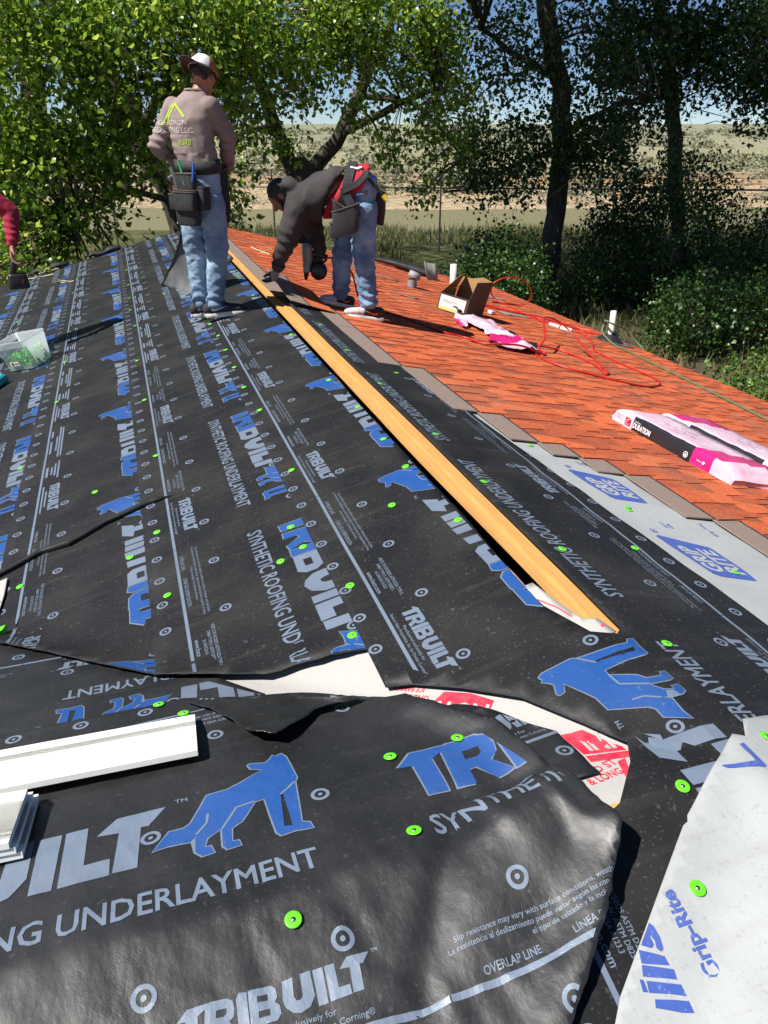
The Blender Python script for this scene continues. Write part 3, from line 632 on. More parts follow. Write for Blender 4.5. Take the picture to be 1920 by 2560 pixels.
def shingle_mesh(seed):
    r = random.Random(seed); b = MB(); L_ = .995; W_ = .335; th = .0026
    def slab(x0, x1, y0, y1, z0, z1, m, skew=0.):
        # x downslope, y along; underside is left open
        v = [(x0, y0 - skew, z0), (x1, y0 + skew, z0), (x1, y1 - skew, z0), (x0, y1 + skew, z0), (x0, y0 - skew, z1), (x1, y0 + skew, z1), (x1, y1 - skew, z1), (x0, y1 + skew, z1)]
        b.add(v, [(4, 5, 6, 7), (0, 1, 5, 4), (1, 2, 6, 5), (2, 3, 7, 6), (3, 0, 4, 7)], m)
    c0 = W_ - EXP - .02
    slab(0, c0 - .028, 0, L_, -.003, th, 4); slab(c0 - .028, c0 - .012, 0, L_, -.003, th + .0006, 5)
    slab(c0 - .012, W_, 0, L_, -.006, th, 2 if seed % 3 else 3)
    y = -r.uniform(0, .1)
    while y < L_:
        wd = r.uniform(.07, .17); a, c = max(0, y), min(L_, y + wd)
        if c - a > .03: slab(c0 - .012, W_ + .001, a, c, th, th + .0042, r.choice((0, 0, 0, 1, 1, 1, 2)), min(.012, (c - a) * .2))
        y += wd + r.uniform(.04, .11)
    me = bpy.data.meshes.new('shingle'); me.from_pydata(b.v, [], b.f); me.polygons.foreach_set('material_index', b.m)
    for m in SH_MATS: me.materials.append(m)
    return me
SHM = [shingle_mesh(i) for i in range(9)]
def top_y(xe):
    """where a course whose exposed part starts at xe begins along the roof"""
    prof = [(.0, 6.15), (.18, 6.0), (.33, 4.6), (.48, 3.62), (.62, 3.12), (.76, 2.86), (.90, 2.70), (1.05, 2.12), (1.2, 1.9), (1.35, 1.2), (1.5, .3), (1.65, -.2), (9, -.5)]
    for a, b_ in zip(prof[:-1], prof[1:]):
        if a[0] <= xe <= b_[0]: return a[1] + (b_[1] - a[1]) * (xe - a[0]) / (b_[0] - a[0])
    return -.5
pitch = math.atan(S); k = 0; xe = .165; count = 0; rest = MB()
while xe < XE - .02:
    y = [6.15, 5.9, 4.3, 3.48, 3.08, 2.92, 2.75, 2.3, 1.98, 1.3, .6][k] if k < 11 else -.4 - (k * .33) % 1.0
    r = random.Random(k); seen = .2 + 1.05 * (xe - 1.1)           # nearer than this the course is out of the picture
    while y < YF - .05:
        xs = xe - (.335 - EXP) * math.cos(pitch); L_ = min(1.0, YF - y)
        me = SHM[r.randrange(9)]; t = pitch - R_(1.1); loc = Vector((xs, y, -S * xs + .0245 + r.uniform(0, .0012))); yaw = r.uniform(-.003, .003)
        if y + 1.0 < seen:
            Mx = Matrix.Translation(loc) @ Matrix.Rotation(t, 4, 'Y')
            b0 = len(rest.v); rest.v += [tuple(Mx @ v.co) for v in me.vertices]
            for p in me.polygons: rest.f.append(tuple(i + b0 for i in p.vertices)); rest.m.append(p.material_index); rest.sm.append(False)
        else:
            o = link('shingle', me, parent=house); o.location = loc - Vector((0, 3, -3.2)); o.rotation_euler = (0, t, yaw); o.scale = (1, L_, 1); count += 1
        y += 1.0
    xe += EXP * math.cos(pitch); k += 1
o = hp('shingle_field', rest, SH_MATS); o['kind'] = 'stuff'
print('shingles', count)
# ------------------------------------------------------------------ terrain
import numpy as np
FH = Vector((math.sin(R_(17.96)), math.cos(R_(17.96)), 0)); RH = Vector((FH.y, -FH.x, 0)); C0 = Vector((-1.106, 0, 0))
def P(s, d, z=0.): v = C0 + RH * s + FH * d; return Vector((v.x, v.y, z))
def lerp_prof(prof, t):
    if t <= prof[0][0]: return prof[0][1]
    for a, b in zip(prof[:-1], prof[1:]):
        if t <= b[0]: return a[1] + (b[1] - a[1]) * (t - a[0]) / (b[0] - a[0])
    return prof[-1][1]
GP = [(-900, -3.2), (14, -3.2), (24, -3.0), (36, -3.0), (40, -3.6), (50, -5.6), (58, -6.4), (75, -6.3), (79, -5.7), (87, -5.35), (90, -4.7), (94, -4.2), (110, -4.0), (160, -3.1), (300, -2.2), (600, -.9), (1500, .2), (3500, 1.0)]
def ground_z(s, d):
    z = lerp_prof(GP, d + 3.0 * noise.noise(Vector((s * .03, d * .02, 0))) * sstep(40, 70, d))
    z += .10 * noise.noise(Vector((s * .35, d * .35, 3))) * sstep(2000, 20, d)
    k = sstep(84, 120, d); z += k * (1.0 * noise.noise(Vector((s * .02, d * .014, 5))) + .35 * noise.noise(Vector((s * .08, d * .05, 8))))
    kb = sstep(80, 88, d) * sstep(104, 92, d); z += kb * .8 * max(0, noise.noise(Vector((s * .09, d * .12, 15))))
    return z
ds = [-60, -30, -10] + [i * 1.5 for i in range(0, 30)] + [45 + i * 1.3 for i in range(0, 50)] + [112 + 6 * i for i in range(1, 20)] + [240 + 30 * i for i in range(12)] + [620, 700, 900, 1200, 1700, 2400, 3500]
gv, gf = [], []; ns = 120
for d in ds:
    wd = 60 + max(0, d) * 1.6
    for i in range(ns + 1):
        s = -wd * .75 + 1.75 * wd * i / ns; gv.append(P(s, d, ground_z(s, d)))
for j in range(len(ds) - 1):
    for i in range(ns): a = j * (ns + 1) + i; gf.append((a, a + 1, a + ns + 2, a + ns + 1))
def ground_mat():
    m = bpy.data.materials.new('earth_and_scrub'); t, b, N, L = nodes(m); b.inputs['Roughness'].default_value = .95; b.inputs['Specular IOR Level'].default_value = .1
    tc = N('ShaderNodeTexCoord'); geo = N('ShaderNodeNewGeometry')
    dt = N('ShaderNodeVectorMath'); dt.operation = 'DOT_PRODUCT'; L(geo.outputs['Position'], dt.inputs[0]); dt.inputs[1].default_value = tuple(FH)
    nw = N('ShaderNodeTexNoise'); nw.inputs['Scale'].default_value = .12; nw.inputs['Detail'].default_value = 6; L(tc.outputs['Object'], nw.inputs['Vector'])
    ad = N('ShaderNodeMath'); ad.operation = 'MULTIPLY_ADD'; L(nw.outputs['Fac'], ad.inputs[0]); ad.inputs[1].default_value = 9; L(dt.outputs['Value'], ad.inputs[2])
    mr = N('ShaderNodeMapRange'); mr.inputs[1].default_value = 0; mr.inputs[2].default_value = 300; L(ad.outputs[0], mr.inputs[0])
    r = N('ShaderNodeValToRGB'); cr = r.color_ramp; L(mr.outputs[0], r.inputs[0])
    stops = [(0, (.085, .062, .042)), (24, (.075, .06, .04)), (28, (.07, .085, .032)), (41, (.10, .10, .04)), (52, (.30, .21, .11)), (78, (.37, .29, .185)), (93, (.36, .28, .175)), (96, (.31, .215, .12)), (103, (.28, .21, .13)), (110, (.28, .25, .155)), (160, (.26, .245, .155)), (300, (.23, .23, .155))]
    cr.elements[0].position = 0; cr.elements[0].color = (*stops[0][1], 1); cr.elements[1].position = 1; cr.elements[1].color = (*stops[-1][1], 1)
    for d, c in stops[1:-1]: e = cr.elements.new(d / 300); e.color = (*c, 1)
    n2 = N('ShaderNodeTexNoise'); n2.inputs['Scale'].default_value = 1.3; n2.inputs['Detail'].default_value = 8; L(tc.outputs['Object'], n2.inputs['Vector'])
    m2 = N('ShaderNodeMapRange'); m2.inputs[1].default_value = .3; m2.inputs[2].default_value = .7; m2.inputs[3].default_value = .6; m2.inputs[4].default_value = 1.35; L(n2.outputs['Fac'], m2.inputs[0])
    mx = N('ShaderNodeVectorMath'); mx.operation = 'SCALE'; L(r.outputs[0], mx.inputs[0]); L(m2.outputs[0], mx.inputs['Scale']); L(mx.outputs[0], b.inputs['Base Color'])
    bp = N('ShaderNodeBump'); bp.inputs['Strength'].default_value = .6; bp.inputs['Distance'].default_value = .1; L(n2.outputs['Fac'], bp.inputs['Height']); L(bp.outputs[0], b.inputs['Normal'])
    return m
g = pydata('ground', gv, gf, [ground_mat()], smooth=True); tag(g, kind='structure')
wm = bpy.data.materials.new('river_water'); t, b_, N, L = nodes(wm); b_.inputs['Base Color'].default_value = (.21, .19, .09, 1); b_.inputs['Roughness'].default_value = .5
nn = N('ShaderNodeTexNoise'); nn.inputs['Scale'].default_value = .8; bp = N('ShaderNodeBump'); bp.inputs['Strength'].default_value = .25; L(nn.outputs['Fac'], bp.inputs['Height']); L(bp.outputs[0], b_.inputs['Normal'])
rv = pydata('river', [P(-140, 45, -5.85), P(300, 45, -5.85), P(300, 86, -5.85), P(-140, 86, -5.85)], [(0, 1, 2, 3)], [wm]); tag(rv, kind='structure')
# ------------------------------------------------------------------ foliage
def leaf_mat(name, c0, c1, c2, trans=.35, rough=.38):
    m = bpy.data.materials.new(name); t, b, N, L = nodes(m)
    geo = N('ShaderNodeNewGeometry'); r = N('ShaderNodeValToRGB'); cr = r.color_ramp
    cr.elements[0].color = (*c0, 1); cr.elements[1].color = (*c2, 1); e = cr.elements.new(.55); e.color = (*c1, 1)
    L(geo.outputs['Random Per Island'], r.inputs[0]); L(r.outputs[0], b.inputs['Base Color']); b.inputs['Roughness'].default_value = rough
    tr = N('ShaderNodeBsdfTranslucent'); hs = N('ShaderNodeHueSaturation'); hs.inputs['Value'].default_value = 1.5; hs.inputs['Hue'].default_value = .48; L(r.outputs[0], hs.inputs['Color']); L(hs.outputs[0], tr.inputs['Color'])
    mx = N('ShaderNodeMixShader'); mx.inputs[0].default_value = trans; L(b.outputs[0], mx.inputs[1]); L(tr.outputs[0], mx.inputs[2])
    L(mx.outputs[0], t.nodes['Material Output'].inputs['Surface']); return m
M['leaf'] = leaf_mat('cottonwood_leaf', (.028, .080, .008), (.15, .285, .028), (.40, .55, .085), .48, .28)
M['leaf_dark'] = leaf_mat('shaded_cottonwood_leaf', (.016, .045, .010), (.032, .085, .014), (.07, .14, .025), .25)  # darkened copy of the cottonwood leaf, tree shade put into its colour
M['shrub_leaf'] = leaf_mat('shrub_leaf', (.03, .07, .014), (.09, .17, .028), (.19, .30, .06), .3, .45)
M['scrub'] = leaf_mat('sagebrush_leaf', (.12, .12, .08), (.19, .205, .125), (.26, .26, .16), .1, .8)
M['bark'] = mat('cottonwood_bark', (.035, .028, .022), .95, (.10, .08, .062), 9, 8, (.35, .7), bump=1.0, bscale=14, stretch=(1, 1, .22))
M['twig'] = mat('dry_twig', (.22, .17, .12), .9, (.36, .29, .20), 4)
def leaf_arrays(centers, size, rng, up=.35, aspect=.85):
    """folded heart-like leaves, 4 triangles each"""
    n = len(centers); a = rng.normal(size=(n, 3)); a[:, 2] -= .5; a /= np.linalg.norm(a, axis=1)[:, None]
    nr = rng.normal(size=(n, 3)); nr[:, 2] += up * 2; s = np.cross(a, nr); s /= np.linalg.norm(s, axis=1)[:, None] + 1e-9; k = np.cross(s, a)
    sz = (size * rng.uniform(.35, 1.35, n))[:, None]
    base = centers; tip = centers + a * sz; mid = centers + a * sz * .42 - k * sz * .10
    l1 = centers + a * sz * .30 + s * sz * .5 * aspect; r1 = centers + a * sz * .30 - s * sz * .5 * aspect
    v = np.stack([base, l1, tip, r1, mid], 1).reshape(-1, 3)
    i = (np.arange(n) * 5)[:, None]
    f = np.concatenate([i + np.array([[0, 4, 1]]), i + np.array([[1, 4, 2]]), i + np.array([[2, 4, 3]]), i + np.array([[3, 4, 0]])], 0)
    return v, f
def mesh_np(name, v, f, mats):
    me = bpy.data.meshes.new(name); me.vertices.add(len(v)); me.vertices.foreach_set('co', v.astype(np.float32).ravel())
    me.loops.add(f.size); me.loops.foreach_set('vertex_index', f.astype(np.int32).ravel())
    me.polygons.add(len(f)); me.polygons.foreach_set('loop_start', np.arange(0, f.size, f.shape[1], dtype=np.int32)); me.polygons.foreach_set('loop_total', np.full(len(f), f.shape[1], np.int32))
    me.update(calc_edges=True)
    for m in mats: me.materials.append(m)
    return me
def clumps(ells, rng, keepout=None):
    """ells: (centre, radii, clumps, leaves per clump, sigma)"""
    cs, lv = [], []
    for c, r, n, per, sg in ells:
        p = rng.normal(size=(n, 3)); p /= np.linalg.norm(p, axis=1)[:, None]; p *= rng.uniform(.25, 1, (n, 1)) ** .5
        p = np.array(c) + p * np.array(r)
        cs.append(p); q = np.repeat(p, per, 0) + rng.normal(size=(n * per, 3)) * sg * np.array([1, 1, 1.15]); lv.append(q)
    cs, lv = np.concatenate(cs), np.concatenate(lv)
    if keepout: cs, lv = cs[keepout(cs)], lv[keepout(lv)]
    return cs, lv
def smooth_path(pts, n=4):
    pts = [Vector(p) for p in pts]; out = []
    for i in range(len(pts) - 1):
        p0, p1, p2, p3 = pts[max(0, i - 1)], pts[i], pts[i + 1], pts[min(len(pts) - 1, i + 2)]
        for k in range(n):
            t = k / n; out.append(.5 * ((2 * p1) + (p2 - p0) * t + (2 * p0 - 5 * p1 + 4 * p2 - p3) * t * t + (3 * p1 - p0 - 3 * p2 + p3) * t ** 3))
    return out + [pts[-1]]
def tree(name, label, trunk, limbs, ells, seed, leaf_size=.095, group=None, lm='leaf', bare=60, keepout=None, cat='tree'):
    rng = np.random.default_rng(seed); r = random.Random(seed)
    root = tag(empty(name, (trunk[0][0][0], trunk[0][0][1], -3.2)), label, cat, group)
    inv = -Vector(root.location)
    def part(nm, mb, m): o = mb.build(nm, m, root); o.location = inv; return o
    b = MB(); pts, r0, r1 = trunk; sp = smooth_path(pts, 6); n = len(sp)
    sp = [p + Vector((noise.noise(p * 1.7), noise.noise(p * 1.7 + Vector((9, 0, 0))), 0)) * .10 for p in sp]
    rad = [(r0 + (r1 - r0) * i / n) * (1 + .5 * math.exp(-i * .8)) * (1 + .12 * noise.noise(sp[i] * 3)) for i in range(n)]
    b.tube(sp, rad, 14); part('trunk', b, [M['bark']])
    allp = [(p, 1) for p in sp]
    for lp, q0, q1 in limbs:
        b = MB(); s2 = smooth_path(lp, 5); s2 = [p + Vector((noise.noise(p * 2.3), noise.noise(p * 2.3 + Vector((5, 0, 0))), noise.noise(p * 2.3 + Vector((0, 5, 0))))) * .09 * min(1, i / 3) for i, p in enumerate(s2)]
        b.tube(s2, [q0 + (q1 - q0) * (i / (len(s2) - 1)) ** .8 for i in range(len(s2))], 9); part('limb', b, [M['bark']]); allp += [(p, 0) for p in s2]
    cs, lv = clumps(ells, rng, keepout)
    arr = np.array([tuple(p) for p, _ in allp])
    b = MB()
    for c in cs[::1]:
        j = int(np.argmin(((arr - c) ** 2).sum(1))); a = Vector(arr[j]); c = Vector(c)
        if r.random() < .55:
            d = c - a; st = c - d.normalized() * min(d.length, r.uniform(.4, 1.3)); mid = (st + c) / 2 + Vector((r.gauss(0, .08), r.gauss(0, .08), r.gauss(.05, .06)))
            b.tube([st, mid, c + Vector((r.gauss(0, .1), r.gauss(0, .1), -r.uniform(0, .25)))], [.014, .009, .004], 4, 0, cap=False)
        elif r.random() < .25: b.tube([a, (a + c) / 2 + Vector((0, 0, .1)), c], [.03, .018, .006], 5, 1, cap=False)
    for k in range(bare):
        c = Vector(cs[r.randrange(len(cs))]) if len(cs) else Vector(arr[0]); d = Vector((r.gauss(0, .35), r.gauss(0, .35), -r.uniform(.2, .9)))
        b.tube([c, c + d * .5 + Vector((r.gauss(0, .08), r.gauss(0, .08), 0)), c + d], [.010, .007, .003], 4, 0, cap=False)
    o = part('twigs', b, [M['twig'], M['bark']]); o['kind'] = 'stuff'
    sz = leaf_size
    v, f = leaf_arrays(lv, sz, rng); o = link('crown', mesh_np('crown', v, f, [M[lm]]), None, root, inv); o['kind'] = 'stuff'
    return root
def over_roof(p):   # keep leaves off the roof volume and out of the room over it
    x, y, z = p[:, 0], p[:, 1], p[:, 2]; return ~((x > -5) & (x < 5.2) & (y < 12.0))
G_T = 'cottonwood trees beyond the roof'
T1 = [(1.05, 16.6, -3.3), (.55, 16.8, -2.2), (0.26, 16.9, -1.25), (0.07, 16.96, -0.19), (-0.51, 17.15, 1.06), (-1.03, 17.32, 2.29), (-1.24, 17.39, 3.23), (-1.5, 17.4, 5.5)]
tree('cottonwood_tree', 'leaning cottonwood behind the standing person, dense sunlit leaves filling the upper left', (T1, .36, .20),
     [([(-1.03, 17.32, 2.29), (-0.84, 17.79, 3.0), (-0.43, 17.65, 3.85)], .16, .10), ([(-0.51, 17.15, 1.06), (0.05, 16.44, 1.75), (0.92, 15.64, 2.23)], .13, .04), ([(-1.03, 17.3, 2.2), (-2.0, 16.5, 2.5), (-3.3, 15.6, 2.2)], .12, .04), ([(.07, 16.96, -.19), (-.8, 16, .1), (-1.9, 15.0, -.2)], .08, .03)],
     [((-2.2, 15.3, 1.9), (1.9, 1.1, 1.7), 270, 36, .17), ((.3, 15.3, 2.5), (1.9, 1.0, 1.15), 220, 36, .17), ((-2.2, 15.2, .3), (1.4, 1.1, 1.1), 150, 34, .17), ((-.6, 15.6, .8), (.8, .7, .6), 40, 24, .17), ((-2.9, 14.2, -1.0), (1.4, .9, .9), 110, 22, .17), ((-.6, 14.6, -1.6), (1.2, .8, .8), 50, 20, .18), ((-1.5, 18.5, 4.6), (3.0, 2.0, 1.3), 160, 30, .28)], 11, leaf_size=.112, keepout=over_roof, bare=160)
T2 = [(2.75, 18.75, -3.3), (2.77, 18.72, -1.63), (2.86, 18.69, -0.8), (3.01, 18.64, 0.18), (3.2, 18.6, .4)]
tree('cottonwood_tree', 'forked cottonwood behind the bending person, its thick trunk splitting in two', (T2, .40, .34),
     [([(2.96, 18.66, -0.05), (2.42, 18.31, 1.04), (2.05, 17.9, 1.89), (1.65, 17.5, 2.9), (1.32, 17.08, 3.71)], .20, .09), ([(3.15, 18.6, 0.2), (3.83, 18.37, 1.03), (4.28, 18.23, 1.93), (5.01, 18.52, 3.09), (5.54, 18.87, 4.31)], .19, .08), ([(3.88, 18.36, 1.08), (4.79, 17.54, 1.57), (5.53, 16.77, 1.89)], .12, .04), ([(4.2, 18.2, 1.8), (5.6, 17.9, 1.5), (6.6, 17.6, .4)], .08, .02), ([(2.3, 18.2, 1.2), (1.5, 17.5, 1.0), (1.0, 17.0, .2)], .07, .02)],
     [((2.4, 16.3, 2.9), (1.9, 1.1, .9), 150, 36, .17), ((4.2, 16.6, 3.0), (1.7, 1.1, .85), 135, 36, .17), ((2.7, 16.4, 1.9), (.7, .6, .45), 26, 24, .16), ((3.7, 16.5, 1.6), (.5, .5, .5), 16, 24, .15), ((2.2, 16.6, .9), (.35, .4, .35), 7, 20, .14), ((5.2, 16.7, 1.9), (.7, .7, .8), 44, 26, .18), ((4.6, 17.0, .9), (.45, .6, .5), 16, 22, .16), ((6.0, 17.4, 1.2), (.8, .8, 1.0), 50, 24, .19), ((1.5, 16.2, 1.3), (.6, .7, .9), 36, 24, .17), ((5.6, 17.2, -.1), (.5, .5, .4), 12, 20, .16), ((1.0, 16.6, -.2), (.5, .6, 1.1), 40, 22, .18), ((2.2, 25.5, 8.2), (4.5, 4, 2), 420, 34, .45), ((4.4, 20.5, 6.5), (3.4, 2.6, 2.4), 420, 34, .34)], 22, leaf_size=.108, keepout=over_roof, bare=120)  # highest clumps stay out of view, added to shade grass and right-hand trees
T3 = [(9.38, 18.68, -3.5), (9.44, 18.66, -2.89), (9.51, 18.63, -1.7), (9.55, 18.62, -0.36), (9.54, 18.63, 0.91), (9.3, 18.7, 2.29), (8.92, 18.83, 3.59), (8.71, 18.89, 4.81), (8.6, 19, 7)]
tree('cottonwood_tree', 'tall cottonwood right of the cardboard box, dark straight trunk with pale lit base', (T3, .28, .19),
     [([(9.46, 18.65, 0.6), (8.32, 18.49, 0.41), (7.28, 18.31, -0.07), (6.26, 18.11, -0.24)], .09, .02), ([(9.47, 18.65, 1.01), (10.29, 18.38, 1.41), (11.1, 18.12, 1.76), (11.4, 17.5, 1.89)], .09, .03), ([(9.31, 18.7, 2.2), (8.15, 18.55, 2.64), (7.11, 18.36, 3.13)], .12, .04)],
     [((7.3, 18.4, 2.7), (1.6, 1.2, 1.3), 80, 28, .21), ((9.8, 18.3, 2.6), (1.7, 1.2, 1.2), 105, 28, .20), ((7.5, 18.2, .8), (1.3, .9, .7), 60, 26, .2), ((9.4, 18.0, 1.0), (1.3, .9, .7), 55, 26, .19), ((7.9, 18.1, .1), (1.7, .8, .7), 60, 22, .17), ((10.2, 17.9, .5), (1.2, .8, .8), 70, 24, .17), ((6.0, 15.6, 7.2), (3.2, 2.3, 1.5), 340, 34, .36), ((10, 15.6, 7.6), (3.2, 2.3, 1.5), 340, 34, .36), ((5.2, 11.6, 7.6), (2.2, 2.0, 1.2), 200, 34, .34), ((7.5, 26, 8.5), (4.5, 4, 2), 420, 34, .45), ((7.8, 20.5, 8), (4, 3.2, 2.8), 420, 34, .42), ((5.5, 18.0, 6.6), (2.4, 2.4, 1.6), 260, 34, .36)], 33, leaf_size=.115, lm='leaf_dark', keepout=over_roof, bare=130)  # high clumps above the frame, added to keep sun off thicket, shrubs and grass
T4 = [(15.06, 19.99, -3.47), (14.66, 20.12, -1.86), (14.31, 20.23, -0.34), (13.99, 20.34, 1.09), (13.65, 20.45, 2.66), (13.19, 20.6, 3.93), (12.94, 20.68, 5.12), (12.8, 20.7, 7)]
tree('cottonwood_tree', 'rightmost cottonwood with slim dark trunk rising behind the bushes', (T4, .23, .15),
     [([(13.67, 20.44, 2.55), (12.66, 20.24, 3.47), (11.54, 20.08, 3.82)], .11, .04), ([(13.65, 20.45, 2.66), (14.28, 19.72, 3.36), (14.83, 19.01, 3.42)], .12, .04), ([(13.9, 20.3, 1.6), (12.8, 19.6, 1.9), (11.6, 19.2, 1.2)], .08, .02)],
     [((12.3, 19.4, 3.0), (1.6, 1.2, 1.2), 200, 30, .22), ((14.8, 18.8, 3.0), (1.9, 1.3, 1.3), 260, 30, .22), ((15.6, 18.5, 1.6), (1.2, .9, .7), 60, 28, .2), ((12.5, 19.6, 1.5), (1.3, .9, .6), 55, 26, .2), ((13, 25, 8.5), (4.5, 4, 2), 400, 34, .45), ((12.0, 21, 8), (4, 3.2, 2.6), 380, 34, .42), ((9.8, 19.0, 6.3), (2.4, 2.4, 1.5), 260, 34, .36)], 44, leaf_size=.12, lm='leaf_dark', keepout=over_roof, bare=120)  # unseen overhead clumps, put here to darken the lower boughs and ground
T5 = [(-4.2, 21.95, -3.3), (-3.85, 21.91, -1.78), (-2.77, 21.56, 0.92), (-2.55, 21.49, 2.52), (-2.62, 21.51, 3.65), (-2.7, 21.5, 6)]
tree('cottonwood_tree', 'shadowy far cottonwood trunk at the upper left corner behind the leaves', (T5, .34, .22),
     [([(-2.6, 21.5, 2.5), (-1.6, 20.5, 3.4), (-.6, 19.8, 4.2)], .15, .05)], [((-2.6, 19.6, 3.2), (2.2, 1.4, 1.2), 150, 30, .24), ((-3.6, 19.0, .8), (1.8, 1.4, 1.4), 150, 30, .24)], 55, keepout=over_roof, bare=60)
# ------------------------------------------------------------------ bushes
def bush(label, x, y, z, r, n, seed, lm='shrub_leaf', size=.085, per=34, sg=.17):
    rng = np.random.default_rng(seed); rr = random.Random(seed)
    root = tag(empty('bush', (x, y, z)), label, 'bush', None); b = MB()
    for k in range(9):
        a = rr.uniform(0, 6.28); q = Vector((math.cos(a) * r[0] * rr.uniform(.2, .8), math.sin(a) * r[1] * rr.uniform(.2, .8), r[2] * rr.uniform(1.0, 1.7)))
        b.tube([Vector((0, 0, 0)), q * .5 + Vector((0, 0, .1)), q], [.025, .015, .006], 5)
    b.build('stems', [M['twig']], root)
    cs, lv = clumps([((0, 0, r[2]), r, n, per, sg)], rng); lv = lv[lv[:, 2] > 0]
    v, f = leaf_arrays(lv, size, rng); o = link('crown', mesh_np('crown', v, f, [M[lm]]), None, root); o['kind'] = 'stuff'
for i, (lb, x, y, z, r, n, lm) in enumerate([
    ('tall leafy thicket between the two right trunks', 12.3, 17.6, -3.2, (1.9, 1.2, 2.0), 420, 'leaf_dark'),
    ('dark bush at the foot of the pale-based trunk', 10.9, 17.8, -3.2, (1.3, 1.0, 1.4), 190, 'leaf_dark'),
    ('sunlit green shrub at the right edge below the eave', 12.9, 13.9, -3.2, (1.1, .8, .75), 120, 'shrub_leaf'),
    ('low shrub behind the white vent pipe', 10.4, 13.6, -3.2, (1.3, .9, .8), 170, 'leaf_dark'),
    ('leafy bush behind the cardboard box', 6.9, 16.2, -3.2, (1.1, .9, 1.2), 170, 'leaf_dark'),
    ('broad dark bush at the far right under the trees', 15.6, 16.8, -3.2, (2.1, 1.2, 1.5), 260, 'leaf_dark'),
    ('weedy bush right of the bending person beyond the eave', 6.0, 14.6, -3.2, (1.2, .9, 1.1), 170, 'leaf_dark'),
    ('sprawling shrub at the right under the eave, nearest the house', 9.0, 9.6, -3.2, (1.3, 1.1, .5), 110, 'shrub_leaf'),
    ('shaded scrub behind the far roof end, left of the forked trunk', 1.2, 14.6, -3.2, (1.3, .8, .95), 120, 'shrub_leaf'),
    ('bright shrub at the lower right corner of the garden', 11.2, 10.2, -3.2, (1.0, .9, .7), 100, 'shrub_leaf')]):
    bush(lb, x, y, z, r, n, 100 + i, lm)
# hillside scrub and grass: stuff
rng = np.random.default_rng(3); rr = random.Random(3); cen = []; siz = []
for k in range(2100):
    d = 86 + 330 * rr.random() ** 1.7; s = rr.uniform(-.62, .66) * d
    if noise.noise(Vector((s * .05, d * .03, 2))) < -.12: continue
    rad = rr.uniform(.45, 1.25) * (1 + d / 400); n = 46
    q = rng.normal(size=(n, 3)) * np.array([rad * .55, rad * .55, rad * .34]); q[:, 2] = np.abs(q[:, 2])
    c = P(s, d, ground_z(s, d)); cen.append(q + np.array(tuple(c))); siz.append(np.full(n, rad * .42))
for k in range(420):
    d = rr.uniform(79, 108); s = rr.uniform(-.6, .66) * d; rad = rr.uniform(.35, 1.0); n = 40
    q = rng.normal(size=(n, 3)) * np.array([rad * .7, rad * .5, rad * .38]); q[:, 2] = np.abs(q[:, 2]); c = P(s, d, ground_z(s, d)); cen.append(q + np.array(tuple(c))); siz.append(np.full(n, rad * .34))
v, f = leaf_arrays(np.concatenate(cen), np.concatenate(siz), rng, .8)
tag(link('hillside_scrub', mesh_np('hillside_scrub', v, f, [M['scrub']])), 'grey-green sagebrush covering the hillside beyond the river', 'scrub', kind='stuff')
gm = leaf_mat('grass_blade', (.06, .08, .025), (.10, .12, .035), (.20, .17, .07), .25, .7)
n = 26000; s = rng.uniform(-9, 24, n); d = rng.uniform(15, 38, n); ok = np.array([noise.noise(Vector((a * .25, c * .25, 4))) > -.25 for a, c in zip(s, d)]); s, d = s[ok], d[ok]; n = len(s)
base = np.array([tuple(P(a, c, ground_z(a, c) - .02)) for a, c in zip(s, d)]); keep = ~((base[:, 0] < 5) & (base[:, 1] < 12)); base = base[keep]; n = len(base)
h = rng.uniform(.15, .5, n)[:, None]; a = rng.uniform(0, 6.28, n); side = np.stack([np.cos(a), np.sin(a), 0 * a], 1) * .035; lean = rng.normal(size=(n, 3)) * .12; lean[:, 2] = 0
v = np.stack([base - side, base + side, base + lean + np.array([0, 0, 1]) * h], 1).reshape(-1, 3); f = np.arange(3 * n).reshape(-1, 3)
tag(link('grass', mesh_np('grass', v, f, [gm])), 'rough green and straw grass in the tree shade beyond the eave', 'grass', kind='stuff')
# ------------------------------------------------------------------ chain link fence
FA, FB = Vector((-2.5, 32.9, 0)), Vector((27.0, 20.3, 0)); fz, gz = -.80, -3.05
fd = (FB - FA).normalized(); fl = (FB - FA).length
fence = tag(empty('chain_link_fence', (FA.x, FA.y, gz)), 'galvanised chain-link fence with barbed strands along the riverbank behind the trees', 'fence')
M['galv'] = mat('galvanised_steel', (.16, .165, .17), .5, (.11, .11, .115), 20, metal=.6)
def fpart(nm, b): o = b.build(nm, [M['galv']], fence); o.location = -Vector((FA.x, FA.y, gz)); return o
b = MB(); b.tube([FA + Vector((0, 0, fz)), FB + Vector((0, 0, fz))], .030, 8); fpart('top_rail', b)
for k in range(0, int(fl / 6.1) + 1):
    p = FA + fd * (k * 6.1 + 1.35); b = MB(); b.tube([p + Vector((0, 0, gz - .2)), p + Vector((0, 0, fz + .55))], .035, 8); fpart('post', b)
for h in (.2, .38, .52):
    b = MB(); b.tube([FA + Vector((0, 0, fz + h)), FA + fd * fl * .5 + Vector((0, 0, fz + h - .03)), FB + Vector((0, 0, fz + h))], .008, 5); fpart('barbed_strand', b)
b = MB(); H_ = fz - gz; stp = .11; k = -int(H_ / stp)
while k * stp < fl:
    for sgn in (1, -1):
        a0 = k * stp if sgn > 0 else k * stp + H_; a1 = a0 + sgn * H_
        p0, p1 = FA + fd * a0 + Vector((0, 0, gz)), FA + fd * a1 + Vector((0, 0, fz)); b.tube([p0, p1], .0028, 3, cap=False)
    k += 1
o = fpart('wire_mesh', b); o['kind'] = 'stuff'
